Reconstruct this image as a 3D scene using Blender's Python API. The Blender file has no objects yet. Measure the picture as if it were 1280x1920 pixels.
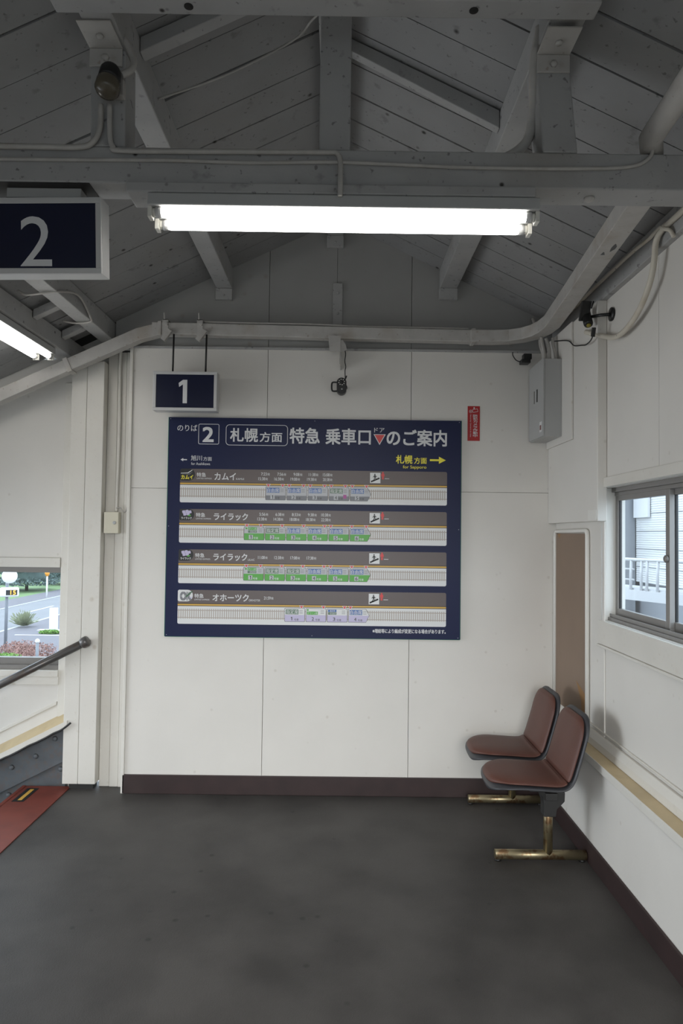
import bpy, math, random
from mathutils import Vector, Matrix, noise

random.seed(7)
C = bpy.context.scene.collection
sc = bpy.context.scene

# ---------------------------------------------------------------- camera, sky, daylight, exposure
cam_data = bpy.data.cameras.new('camera')
cam_data.sensor_fit = 'AUTO'
cam_data.sensor_width = 36.0
cam_data.lens = 24.0
cam_data.clip_start = 0.05
cam_data.clip_end = 500
cam = bpy.data.objects.new('camera', cam_data)
C.objects.link(cam)
cam.matrix_world = (Matrix.Translation((0, 0, 1.6)) @ Matrix.Rotation(-0.0022, 4, 'Z')
                    @ Matrix.Rotation(math.pi / 2 + math.radians(1.83), 4, 'X') @ Matrix.Rotation(0.0125, 4, 'Z'))
sc.camera = cam

world = bpy.data.worlds.new('overcast_sky')
sc.world = world
world.use_nodes = True
bg = world.node_tree.nodes['Background']
bg.inputs[0].default_value = (0.74, 0.87, 1.0, 1)
bg.inputs[1].default_value = 3.9


def area(name, loc, target, sx, sy, power, color, spread=180):
    l = bpy.data.lights.new(name, 'AREA')
    l.shape = 'RECTANGLE'
    l.size, l.size_y, l.energy, l.color = sx, sy, power, color
    l.spread = math.radians(spread)
    o = bpy.data.objects.new(name, l)
    C.objects.link(o)
    o.location = loc
    d = Vector(target) - Vector(loc)
    o.rotation_euler = d.to_track_quat('-Z', 'Y').to_euler()
    return o


area('daylight_from_concourse', (-0.2, -1.75, 2.0), (-0.2, 3.2, -0.9), 2.5, 0.9, 34, (1.0, 0.985, 0.96), 70)
area('daylight_from_stairwell', (-3.3, 3.0, 1.3), (1.2, 2.9, 0.5), 1.5, 1.4, 15, (0.95, 0.97, 1.0), 115)

vs = sc.view_settings
vs.view_transform = 'Standard'
vs.look = 'None'
vs.gamma = 1.0
vs.exposure = 0.0
vs.use_curve_mapping = False


# ---------------------------------------------------------------- materials
def srgb(r, g, b):
    f = lambda c: (c / 255) / 12.92 if c <= 10 else (((c / 255) + 0.055) / 1.055) ** 2.4
    return (f(r), f(g), f(b), 1)


def mat(name, col, rough=0.6, metal=0.0, var=0.0, scale=6.0, specks=0.0, speck_scale=9.0, speck_col=(0.03, 0.027, 0.024, 1),
        grime=0.0, stain=0.0, stain_col=None, stain_scale=2.0, bump=0.0, bump_scale=80.0, emit=None, spec=0.5, rust=0.0):
    m = bpy.data.materials.new(name)
    m.use_nodes = True
    nt = m.node_tree
    b = nt.nodes['Principled BSDF']
    b.inputs['Roughness'].default_value = rough
    b.inputs['Metallic'].default_value = metal
    b.inputs['Specular IOR Level'].default_value = spec
    if emit:
        b.inputs['Emission Color'].default_value = col
        b.inputs['Emission Strength'].default_value = emit
    b.inputs['Base Color'].default_value = col
    if not (var or grime or specks or stain or bump or rust):
        return m
    tc = nt.nodes.new('ShaderNodeTexCoord')
    co = tc.outputs['Object']
    cur = None

    def mix(fac, a, c):
        n = nt.nodes.new('ShaderNodeMix')
        n.data_type = 'RGBA'
        nt.links.new(fac, n.inputs['Factor'])
        if hasattr(a, 'is_linked'):
            nt.links.new(a, n.inputs['A'])
        else:
            n.inputs['A'].default_value = a
        n.inputs['B'].default_value = c
        return n.outputs['Result']

    def ramp(src, p0, p1, v1=1.0):
        r = nt.nodes.new('ShaderNodeMapRange')
        nt.links.new(src, r.inputs['Value'])
        r.inputs['From Min'].default_value = p0
        r.inputs['From Max'].default_value = p1
        r.inputs['To Max'].default_value = v1
        return r.outputs['Result']

    def noi(s, d=4):
        n = nt.nodes.new('ShaderNodeTexNoise')
        n.inputs['Scale'].default_value = s
        n.inputs['Detail'].default_value = d
        nt.links.new(co, n.inputs['Vector'])
        return n.outputs['Fac']
    cur = col
    if var:
        cur = mix(ramp(noi(scale), 0.35, 0.7), cur, tuple(c * (1 - var) for c in col[:3]) + (1,))
    if stain:
        cur = mix(ramp(noi(stain_scale, 6), 0.55, 0.75, stain), cur, stain_col or (0.35, 0.26, 0.14, 1))
    if rust:
        cur = mix(ramp(noi(30, 6), 0.5, 0.62, rust), cur, (0.16, 0.075, 0.03, 1))
    if grime:
        cur = mix(ramp(noi(16, 8), 0.63, 0.72, grime * 0.6), cur, speck_col)
        cur = mix(ramp(noi(48, 3), 0.66, 0.72, grime), cur, speck_col)
    if specks:
        v = nt.nodes.new('ShaderNodeTexVoronoi')
        v.inputs['Scale'].default_value = speck_scale
        nt.links.new(co, v.inputs['Vector'])
        a = ramp(v.outputs['Distance'], 0.13, 0.05, 1.0)
        g = ramp(noi(speck_scale * 0.4, 2), 0.50, 0.55, specks)
        mm = nt.nodes.new('ShaderNodeMath')
        mm.operation = 'MULTIPLY'
        nt.links.new(a, mm.inputs[0])
        nt.links.new(g, mm.inputs[1])
        cur = mix(mm.outputs[0], cur, speck_col)
    if hasattr(cur, 'is_linked'):
        nt.links.new(cur, b.inputs['Base Color'])
    if bump:
        bn = nt.nodes.new('ShaderNodeBump')
        bn.inputs['Strength'].default_value = bump
        bn.inputs['Distance'].default_value = 0.002
        nt.links.new(noi(bump_scale), bn.inputs['Height'])
        nt.links.new(bn.outputs[0], b.inputs['Normal'])
    return m


M = {}
M['wall'] = mat('wall_paint', (0.72, 0.69, 0.64, 1), 0.55, var=0.05, scale=2.5, specks=0.3, speck_scale=11, speck_col=(0.4, 0.35, 0.28, 1), bump=0.15)
M['wall_old_dim'] = mat('old_wall_paint_dimmed', (0.34, 0.335, 0.32, 1), 0.6, grime=0.12, var=0.07, scale=3, specks=0.5, speck_scale=6, speck_col=(0.25, 0.22, 0.18, 1), bump=0.15)  # older dirty paint; base grey also carries the dimness of the gable
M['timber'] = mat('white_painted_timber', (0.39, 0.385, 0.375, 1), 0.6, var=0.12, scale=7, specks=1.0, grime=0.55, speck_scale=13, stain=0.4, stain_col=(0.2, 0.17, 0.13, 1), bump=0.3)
M['board'] = mat('white_painted_boards_dimmed', (0.29, 0.287, 0.283, 1), 0.65, var=0.10, scale=5, specks=1.0, grime=0.5, speck_scale=9, stain=0.25, stain_col=(0.2, 0.18, 0.15, 1), bump=0.3)  # dirty boards; base lowered so the dimness under the roof sits in the colour
M['post'] = mat('white_painted_post', (0.70, 0.67, 0.61, 1), 0.5, grime=0.12, var=0.05, scale=5, specks=0.35, speck_scale=7, speck_col=(0.3, 0.2, 0.1, 1), stain=0.12, stain_col=(0.5, 0.40, 0.27, 1), bump=0.2)
M['gap'] = mat('dark_gap', (0.02, 0.019, 0.018, 1), 0.9)
M['floor'] = mat('worn_floor', (0.072, 0.067, 0.063, 1), 0.55, var=0.42, scale=3.2, specks=0.9, speck_scale=8, speck_col=(0.022, 0.021, 0.02, 1), stain=0.45,
                 stain_col=(0.034, 0.031, 0.029, 1), stain_scale=1.7, bump=0.5, bump_scale=220, spec=0.35)
M['skirting'] = mat('maroon_skirting', (0.035, 0.018, 0.017, 1), 0.55, var=0.3, scale=9, stain=0.15, stain_col=(0.08, 0.07, 0.06, 1))
M['ledge'] = mat('yellowed_ledge', (0.60, 0.48, 0.29, 1), 0.5, var=0.15, scale=8, stain=0.3, stain_col=(0.25, 0.16, 0.06, 1), stain_scale=5)
M['brown'] = mat('brown_board', (0.25, 0.175, 0.125, 1), 0.6, var=0.08, scale=5)
M['brownlight'] = mat('orange_brown_tape', (0.30, 0.16, 0.06, 1), 0.6)
M['white'] = mat('white_plastic', (0.75, 0.73, 0.68, 1), 0.4)
M['alu'] = mat('aluminium', (0.58, 0.575, 0.565, 1), 0.42, 0.15)
M['railwhite'] = mat('weathered_white_steel', (0.50, 0.50, 0.51, 1), 0.55)
M['aluwin'] = mat('window_aluminium', (0.30, 0.285, 0.27, 1), 0.45, 0.4)
M['aludark'] = mat('bronze_grey_aluminium', (0.22, 0.205, 0.19, 1), 0.5, 0.3)
M['steel'] = mat('painted_steel', (0.48, 0.46, 0.43, 1), 0.5, grime=0.4, var=0.12, scale=14, stain=0.3, stain_col=(0.34, 0.24, 0.14, 1), stain_scale=7, specks=0.6, speck_scale=9, speck_col=(0.2, 0.1, 0.05, 1))
M['conduit'] = mat('painted_conduit', (0.45, 0.43, 0.40, 1), 0.5, var=0.15, scale=20, stain=0.3, stain_col=(0.3, 0.25, 0.18, 1), stain_scale=12)
M['flex'] = mat('cracked_white_tape', (0.62, 0.57, 0.48, 1), 0.5, specks=1.0, speck_scale=26, stain=0.4, stain_scale=8)
M['grey'] = mat('grey_enamel', (0.42, 0.42, 0.41, 1), 0.45, var=0.04)
M['black'] = mat('black_plastic', (0.012, 0.012, 0.012, 1), 0.4)
M['blackiron'] = mat('black_iron', (0.02, 0.019, 0.018, 1), 0.6)
M['navy'] = mat('navy_print', srgb(24, 31, 66), 0.4, spec=0.25)
M['navysign'] = mat('navy_acrylic', srgb(14, 20, 48), 0.3)
M['green'] = mat('green_edge', srgb(20, 95, 75), 0.5)
M['pwhite'] = mat('printed_white', (0.74, 0.74, 0.73, 1), 0.4)
M['ptext'] = mat('printed_lettering', (0.68, 0.68, 0.68, 1), 0.4)
M['pband'] = mat('printed_brown_grey', srgb(98, 87, 84), 0.4)
M['pgold'] = mat('printed_gold', srgb(214, 170, 75), 0.4)
M['pdark'] = mat('printed_dark_brown', srgb(52, 42, 36), 0.4)
M['ptrack'] = mat('printed_track', srgb(180, 170, 160), 0.45)
M['pgrey'] = mat('printed_grey', srgb(190, 191, 194), 0.4)
M['pgrey2'] = mat('printed_mid_grey', srgb(125, 126, 130), 0.4)
M['pline'] = mat('printed_outline', srgb(70, 70, 72), 0.4)
M['pblue'] = mat('printed_blue', srgb(52, 100, 168), 0.4)
M['pdgreen'] = mat('printed_dark_green', srgb(66, 104, 74), 0.4)
M['pgreen'] = mat('printed_green', srgb(86, 170, 66), 0.4)
M['plil'] = mat('printed_lilac', srgb(196, 188, 216), 0.4)
M['pred'] = mat('printed_red', srgb(214, 70, 68), 0.4)
M['pyel'] = mat('printed_yellow', srgb(240, 226, 60), 0.4)
M['pblack'] = mat('printed_black', (0.012, 0.012, 0.013, 1), 0.4)
M['ppurple'] = mat('printed_purple', srgb(176, 80, 150), 0.4)
M['sticker'] = mat('red_sticker', srgb(168, 28, 30), 0.4)
M['tube'] = mat('lit_tube', (1.0, 0.985, 0.95, 1), 0.3, emit=12.5)
M['tubecap'] = mat('tube_cap', (0.7, 0.68, 0.62, 1), 0.4)
M['vinyl'] = mat('brown_vinyl', (0.10, 0.036, 0.024, 1), 0.5, var=0.15, scale=9, bump=0.3, bump_scale=300)
M['shell'] = mat('dark_grey_shell', (0.038, 0.038, 0.042, 1), 0.45)
M['brass'] = mat('tarnished_chrome', (0.30, 0.25, 0.15, 1), 0.36, 0.85, rust=0.8)
M['cream'] = mat('cream_enamel', (0.62, 0.58, 0.46, 1), 0.45)
M['ironrail'] = mat('painted_iron_rail', (0.115, 0.11, 0.107, 1), 0.3, 0.4, rust=0.2)
M['stringer'] = mat('blue_grey_steel', (0.105, 0.115, 0.125, 1), 0.5, 0.1, var=0.3, scale=9, rust=0.2)
M['redplate'] = mat('red_step_plate', (0.20, 0.042, 0.027, 1), 0.5, var=0.25, scale=7)
M['oldglass'] = mat('dusty_brown_glass', (0.10, 0.085, 0.06, 1), 0.25)
M['brasslens'] = mat('dull_yellow_ring', (0.30, 0.24, 0.03, 1), 0.5)
M['fired'] = mat('dull_red', (0.16, 0.05, 0.04, 1), 0.5)
# outside
M['asphalt'] = mat('asphalt', (0.20, 0.20, 0.21, 1), 0.9, var=0.1, scale=0.4)
M['paving'] = mat('paving', (0.155, 0.145, 0.16, 1), 0.9, var=0.1, scale=0.5)
M['yard'] = mat('yard_gravel', (0.24, 0.23, 0.22, 1), 0.95)
M['kerb'] = mat('kerb_stone', (0.4, 0.4, 0.4, 1), 0.9)
M['paint'] = mat('road_paint', (0.7, 0.7, 0.7, 1), 0.8)
M['grass'] = mat('grass', (0.16, 0.25, 0.10, 1), 0.9, var=0.35, scale=0.5)
M['spruce'] = mat('spruce_needles', (0.13, 0.18, 0.165, 1), 0.9, var=0.4, scale=1.2)
M['bush'] = mat('dry_bush', (0.30, 0.32, 0.20, 1), 0.9, var=0.4, scale=2)
M['redleaf'] = mat('red_leaves', (0.33, 0.18, 0.15, 1), 0.9, var=0.45, scale=3)
M['leaf'] = mat('green_leaves', (0.17, 0.32, 0.06, 1), 0.9, var=0.35, scale=3)
M['bark'] = mat('bark', (0.06, 0.045, 0.035, 1), 0.9)
M['pole'] = mat('grey_pole', (0.2, 0.21, 0.23, 1), 0.5)
M['outwhite'] = mat('white_paint_outdoors', (0.75, 0.75, 0.76, 1), 0.5)
M['orange'] = mat('orange_paint', (0.7, 0.28, 0.03, 1), 0.5)
M['display'] = mat('lit_orange_digits', (1.0, 0.45, 0.05, 1), 0.4, emit=1.0)
M['siding'] = mat('white_siding', (0.66, 0.66, 0.66, 1), 0.5)
M['sidingdark'] = mat('grey_cladding', (0.25, 0.26, 0.28, 1), 0.6)
M['roofgrey'] = mat('grey_roofing', (0.13, 0.135, 0.14, 1), 0.6, var=0.1)


def glass(name, tint):
    m = bpy.data.materials.new(name)
    m.use_nodes = True
    nt = m.node_tree
    nt.nodes.remove(nt.nodes['Principled BSDF'])
    tr = nt.nodes.new('ShaderNodeBsdfTransparent')
    tr.inputs[0].default_value = tint
    gl = nt.nodes.new('ShaderNodeBsdfGlossy')
    gl.inputs['Roughness'].default_value = 0.02
    lw = nt.nodes.new('ShaderNodeLayerWeight')
    pw = nt.nodes.new('ShaderNodeMath')
    pw.operation = 'POWER'
    pw.inputs[1].default_value = 5
    nt.links.new(lw.outputs['Facing'], pw.inputs[0])
    fr = nt.nodes.new('ShaderNodeMath')
    fr.operation = 'MULTIPLY_ADD'
    fr.inputs[1].default_value = 0.6
    fr.inputs[2].default_value = 0.03
    nt.links.new(pw.outputs[0], fr.inputs[0])
    mx = nt.nodes.new('ShaderNodeMixShader')
    nt.links.new(fr.outputs[0], mx.inputs[0])
    nt.links.new(tr.outputs[0], mx.inputs[1])
    nt.links.new(gl.outputs[0], mx.inputs[2])
    nt.links.new(mx.outputs[0], nt.nodes['Material Output'].inputs[0])
    return m


M['glass'] = glass('window_glass', (0.95, 0.97, 0.98, 1))


# ---------------------------------------------------------------- mesh helpers
class MB:
    def __init__(s):
        s.v, s.f, s.m, s.sm = [], [], [], []

    def add(s, vs, fs, mi=0, smooth=False):
        o = len(s.v)
        s.v += [tuple(v) for v in vs]
        for f in fs:
            s.f.append(tuple(i + o for i in f))
            s.m.append(mi)
            s.sm.append(smooth)
        return s

    def hexa(s, p, mi=0):
        return s.add(p, [(0, 3, 2, 1), (4, 5, 6, 7), (0, 1, 5, 4), (1, 2, 6, 5), (2, 3, 7, 6), (3, 0, 4, 7)], mi)

    def box(s, x0, x1, y0, y1, z0, z1, mi=0):
        return s.hexa([(x0, y0, z0), (x1, y0, z0), (x1, y1, z0), (x0, y1, z0), (x0, y0, z1), (x1, y0, z1), (x1, y1, z1), (x0, y1, z1)], mi)

    def obox(s, c, size, R=None, mi=0):
        R = R or Matrix.Identity(3)
        h = [d / 2 for d in size]
        c = Vector(c)
        return s.hexa([c + R @ Vector((sx * h[0], sy * h[1], sz * h[2])) for sz in (-1, 1) for sx, sy in ((-1, -1), (1, -1), (1, 1), (-1, 1))], mi)

    def prism(s, poly, axis, a0, a1, mi=0):
        def p(u, w, a):
            return {'x': (a, u, w), 'y': (u, a, w), 'z': (u, w, a)}[axis]
        n = len(poly)
        vs = [p(u, w, a0) for u, w in poly] + [p(u, w, a1) for u, w in poly]
        fs = [tuple(range(n)), tuple(range(2 * n - 1, n - 1, -1))] + [(i, i + n, (i + 1) % n + n, (i + 1) % n) for i in range(n)]
        return s.add(vs, fs, mi)

    def tube(s, pts, r, seg=10, mi=0, closed=False):
        pts = [Vector(p) for p in pts]
        n = len(pts)
        rr = r if isinstance(r, (list, tuple)) else [r] * n
        t0 = (pts[1] - pts[0]).normalized()
        a = t0.orthogonal().normalized()
        vs = []
        for i in range(n):
            if closed:
                t = pts[(i + 1) % n] - pts[i - 1]
            else:
                t = pts[min(i + 1, n - 1)] - pts[max(i - 1, 0)]
            t.normalize()
            a = (a - t * a.dot(t)).normalized()
            b = t.cross(a)
            for k in range(seg):
                an = 2 * math.pi * k / seg
                vs.append(pts[i] + (a * math.cos(an) + b * math.sin(an)) * rr[i])
        fs = []
        for i in range(n if closed else n - 1):
            j = (i + 1) % n
            for k in range(seg):
                k2 = (k + 1) % seg
                fs.append((i * seg + k, i * seg + k2, j * seg + k2, j * seg + k))
        s.add(vs, fs, mi, True)
        if not closed:
            o = len(s.v) - n * seg
            s.f.append(tuple(o + k for k in range(seg - 1, -1, -1)))
            s.f.append(tuple(o + (n - 1) * seg + k for k in range(seg)))
            s.m += [mi, mi]
            s.sm += [False, False]
        return s

    def rod(s, p0, p1, r, seg=12, mi=0):
        return s.tube([p0, p1], r, seg, mi)

    def lathe(s, prof, origin, axis=(0, 0, 1), seg=20, mi=0):
        q = Vector((0, 0, 1)).rotation_difference(Vector(axis))
        o = Vector(origin)
        vs, fs = [], []
        for r, h in prof:
            for k in range(seg):
                an = 2 * math.pi * k / seg
                vs.append(o + q @ Vector((r * math.cos(an), r * math.sin(an), h)))
        for i in range(len(prof) - 1):
            for k in range(seg):
                k2 = (k + 1) % seg
                fs.append((i * seg + k, i * seg + k2, (i + 1) * seg + k2, (i + 1) * seg + k))
        fs.append(tuple(range(seg - 1, -1, -1)))
        fs.append(tuple((len(prof) - 1) * seg + k for k in range(seg)))
        return s.add(vs, fs, mi, True)

    def build(s, name, mats, parent=None, bevel=0.0, origin=None):
        if not isinstance(mats, (list, tuple)):
            mats = [mats]
        xs, ys, zs = zip(*s.v)
        if origin is None:
            origin = Vector(((min(xs) + max(xs)) / 2, (min(ys) + max(ys)) / 2, min(zs)))
        origin = Vector(origin)
        me = bpy.data.meshes.new(name)
        me.from_pydata([Vector(v) - origin for v in s.v], [], s.f)
        for k in mats:
            me.materials.append(M[k])
        me.polygons.foreach_set('material_index', s.m)
        me.polygons.foreach_set('use_smooth', s.sm)
        me.update()
        o = bpy.data.objects.new(name, me)
        C.objects.link(o)
        wo = Vector((0, 0, 0))
        if parent:
            o.parent = parent
            wo = Vector(parent['wo'])
        o.location = origin - wo
        o['wo'] = tuple(origin)
        MADE.append(o)
        if bevel:
            b = o.modifiers.new('bevel', 'BEVEL')
            b.width = bevel
            b.segments = 2
            b.limit_method = 'ANGLE'
        return o


MADE = []


def tag(o, label, cat, group=None, kind=None):
    o['label'] = label
    o['category'] = cat
    if group:
        o['group'] = group
    if kind:
        o['kind'] = kind
    return o


def thing(name, label, cat, loc, group=None):
    o = bpy.data.objects.new(name, None)
    C.objects.link(o)
    o.empty_display_size = 0.1
    o.location = loc
    o['wo'] = tuple(loc)
    MADE.append(o)
    return tag(o, label, cat, group)


def struct(o, label=None, cat=None):
    o['kind'] = 'structure'
    if label:
        o['label'] = label
        o['category'] = cat
    return o


def smooth_path(pts, n=6):
    P = [Vector(p) for p in pts]
    out = []
    for i in range(len(P) - 1):
        p0, p1, p2, p3 = P[max(i - 1, 0)], P[i], P[i + 1], P[min(i + 2, len(P) - 1)]
        for k in range(n):
            t = k / n
            out.append(0.5 * ((2 * p1) + (p2 - p0) * t + (2 * p0 - 5 * p1 + 4 * p2 - p3) * t * t + (3 * p1 - p0 - 3 * p2 + p3) * t ** 3))
    out.append(P[-1])
    return out


# lettering: outlines from the built-in font, fitted to a rectangle
_txt = {}


def glyphs(body, bold):
    key = (body, bold)
    if key not in _txt:
        cu = bpy.data.curves.new('lettering_outline', 'FONT')
        cu.body = body
        cu.size = 1
        cu.offset = bold
        cu.resolution_u = 4
        o = bpy.data.objects.new('lettering_outline', cu)
        C.objects.link(o)
        bpy.context.view_layer.update()
        me = bpy.data.meshes.new_from_object(o.evaluated_get(bpy.context.evaluated_depsgraph_get()))
        vs = [(v.co.x, v.co.y) for v in me.vertices]
        fs = [tuple(p.vertices) for p in me.polygons]
        bpy.data.objects.remove(o)
        bpy.data.curves.remove(cu)
        bpy.data.meshes.remove(me)
        _txt[key] = (vs, fs)
    return _txt[key]


class Sheet:
    """A flat printed face: (a, b) measured rightwards and downwards in sheet units, h = height above it."""

    def __init__(s, origin, right, down, unit):
        s.o, s.r, s.d, s.k = Vector(origin), Vector(right).normalized(), Vector(down).normalized(), unit
        s.n = s.d.cross(s.r)
        if s.n.length:
            s.n.normalize()

    def p(s, a, b, h=0.0):
        return s.o + s.r * (a * s.k) + s.d * (b * s.k) + s.n * h

    def text(s, mb, body, a0, a1, b0, b1, h, mi=0, bold=0.012, turn=False):
        vs, fs = glyphs(body, 0.0)
        if body == '1':                        # a plain figure one with its flag
            vs = [(0.0, .86), (.50, 1.0), (1.0, 1.0), (1.0, 0.0), (.50, 0.0), (.50, .80), (0.06, .69)]
            fs = [(0, 6, 5, 1), (1, 5, 4, 3, 2)]
        xs = [v[0] for v in vs]
        ys = [v[1] for v in vs]
        x0, x1, y0, y1 = min(xs), max(xs), min(ys), max(ys)
        out = []
        for x, y in vs:
            u, w = (x - x0) / (x1 - x0), (y1 - y) / (y1 - y0)
            if turn:
                u, w = 1 - w, u
            out.append((a0 + u * (a1 - a0), b0 + w * (b1 - b0)))
        em = (b1 - b0) if not turn else (a1 - a0)
        q = bold * em
        offs = [(0, 0)] if bold < 0.006 else ([(-q, 0), (q, 0)] if bold < 0.015 else [(-q, -q), (q, -q), (-q, q), (q, q)])
        for k, (da, db) in enumerate(offs):
            mb.add([s.p(a + da, b + db, h + k * 0.00002) for a, b in out], fs, mi)

    def poly(s, mb, pts, h, mi=0):
        mb.add([s.p(a, b, h) for a, b in pts], [tuple(range(len(pts) - 1, -1, -1))], mi)

    def rect(s, mb, a0, a1, b0, b1, h, mi=0):
        s.poly(mb, [(a0, b0), (a1, b0), (a1, b1), (a0, b1)], h, mi)

    @staticmethod
    def rpts(a0, a1, b0, b1, r, n=5):
        rs = r if isinstance(r, (list, tuple)) else [r] * 4   # tl, tr, br, bl
        out = []
        for (ca, cb, an, q) in ((a0 + rs[0], b0 + rs[0], 180, rs[0]), (a1 - rs[1], b0 + rs[1], 270, rs[1]), (a1 - rs[2], b1 - rs[2], 0, rs[2]), (a0 + rs[3], b1 - rs[3], 90, rs[3])):
            if q <= 0:
                out.append((ca, cb))
                continue
            for k in range(n + 1):
                t = math.radians(an + 90 * k / n)
                out.append((ca + q * math.cos(t), cb + q * math.sin(t)))
        return out

    def rrect(s, mb, a0, a1, b0, b1, r, h, mi=0):
        s.poly(mb, s.rpts(a0, a1, b0, b1, r), h, mi)

    def ring(s, mb, a0, a1, b0, b1, r, w, h, mi=0):
        A = s.rpts(a0, a1, b0, b1, r)
        B = s.rpts(a0 + w, a1 - w, b0 + w, b1 - w, max(r - w, 0.05))
        n = len(A)
        mb.add([s.p(a, b, h) for a, b in A + B], [((i + 1) % n, i, i + n, (i + 1) % n + n) for i in range(n)], mi)

    def disc(s, mb, a, b, r, h, mi=0, n=16, r2=None):
        s.poly(mb, [(a + r * math.cos(2 * math.pi * k / n), b + (r2 or r) * math.sin(2 * math.pi * k / n)) for k in range(n)], h, mi)


def sheet_y(x0, z1, y, unit):                 # a sheet that faces the viewer side (-Y)
    return Sheet((x0, y, z1), (1, 0, 0), (0, 0, -1), unit)


# ---------------------------------------------------------------- the setting
RX, RZ, RS = -0.035, 3.576, 0.48               # ridge line and slope of the roof underside
YW = 4.23


def roof_z(x):
    return RZ - RS * abs(x - RX)


struct(MB().box(-1.67, 1.40, -2.4, 4.42, -0.12, 0.0).box(-1.80, -1.67, -2.4, 1.80, -0.12, 0.0).build('floor', 'floor'))

w = MB()                                       # back wall: three columns of sheeting with open joints
for x0, x1 in ((-1.305, -0.462), (-0.459, 0.433), (0.436, 1.34)):
    w.box(x0, x1, YW, YW + 0.03, 0.0, 1.868, 0)
    w.box(x0, x1, YW, YW + 0.03, 1.870, 2.742, 0)
for x0, x1 in ((-1.42, -0.462), (-0.459, RX - 0.001), (RX + 0.001, 0.433), (0.436, 1.42)):
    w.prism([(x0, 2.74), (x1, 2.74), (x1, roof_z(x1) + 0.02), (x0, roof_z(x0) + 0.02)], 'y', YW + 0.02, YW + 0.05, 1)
w.box(-1.303, 1.40, YW + 0.031, YW + 0.10, 0.0, 2.74, 2)
w.prism([(-1.42, 2.74), (1.42, 2.74), (1.42, roof_z(1.42) + .02), (RX, RZ + .02), (-1.42, roof_z(-1.42) + .02)], 'y', YW + 0.051, YW + 0.10, 2)
struct(w.build('wall_back', ['wall', 'wall_old_dim', 'gap']))
struct(MB().box(-1.30, 1.29, YW - 0.012, YW + 0.02, 2.742, 2.757).build('trim_1', 'timber', bevel=0.003))
struct(MB().box(-1.318, -1.298, YW - 0.012, YW + 0.06, 0.0, 2.75).build('trim_2', 'post', bevel=0.003))
struct(MB().box(-1.31, 1.245, YW - 0.012, YW, 0.0, 0.115).build('baseboard_back', 'skirting', bevel=0.003))
struct(MB().box(1.238, 1.25, -2.3, YW - 0.013, 0.0, 0.105).build('baseboard_right', 'skirting', bevel=0.003))

w = MB()                                       # right wall: a thick dado below, thinner sheeting above with the window opening
w.box(1.25, 1.45, -2.4, YW - 0.001, 0.0, 0.50, 0)
WY0, WY1, WZ0, WZ1 = 2.33, 3.50, 1.18, 1.85
w.box(1.34, 1.46, WY1, YW - 0.001, 0.50, 2.95, 0)
w.box(1.34, 1.46, -2.4, WY0, 0.50, 2.95, 0)
w.box(1.34, 1.46, WY0, WY1, 0.50, WZ0, 0)
w.box(1.34, 1.46, WY0, 2.861, WZ1, 2.95, 0)
w.box(1.34, 1.46, 2.863, WY1, WZ1, 2.95, 0)
struct(w.build('wall_right', ['wall']))
w = MB()                                       # unseen, behind the viewpoint: lintel and sides added to keep sky light off the ceiling
w.box(-1.90, 1.46, -2.5, -2.4, 2.10, 3.62, 0)
w.box(-1.90, -1.45, -2.5, -2.4, -0.12, 2.10, 0)
w.box(0.95, 1.46, -2.5, -2.4, -0.12, 2.10, 0)
struct(w.build('wall_rear', ['wall']))
w = MB()
w.box(-1.90, -1.80, -2.4, 1.90, -0.12, 2.95, 0)
w.box(-4.3, -1.80, 1.80, 1.899, -1.6, 2.75, 0)
struct(w.build('wall_left', ['wall']))
struct(MB().box(1.29, 1.3395, 3.42, YW - 0.002, 1.68, 2.80).build('trim_3', 'wall', bevel=0.004))      # sheeting that boxes out the wall beside the window
struct(MB().box(1.278, 1.289, 3.77, YW - 0.003, 2.14, 2.80).build('trim_4', 'wall', bevel=0.002))      # backing board behind the cabinet
struct(MB().box(1.333, 1.3395, 3.44, 3.47, 0.60, 1.679).build('trim_5', 'wall', bevel=0.003))
lg = MB()
lg.box(1.243, 1.38, -2.3, YW - 0.003, 0.501, 0.526, 0)
lg.prism([(1.238, 0.488), (1.2425, 0.488), (1.2425, 0.527), (1.238, 0.527)], 'y', -2.3, YW - 0.003, 1)
struct(lg.build('trim_6', ['ledge', 'post'], bevel=0.002))
struct(MB().prism([(1.31, 0.527), (1.339, 0.527), (1.339, 0.60), (1.325, 0.60), (1.31, 0.565)], 'y', -2.3, 3.66).box(1.330, 1.3395, -2.3, 3.66, 0.612, 0.622).build('trim_7', 'post', bevel=0.003))
t = MB()                                       # window architrave
t.box(1.322, 1.3395, 0.4, 3.50, 1.06, 1.179, 0)
t.box(1.316, 1.3395, 0.4, 3.50, 1.045, 1.059, 0)
t.box(1.322, 1.3395, 0.4, 3.50, 1.851, 1.90, 0)
struct(t.build('trim_8', 'post', bevel=0.003))

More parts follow.
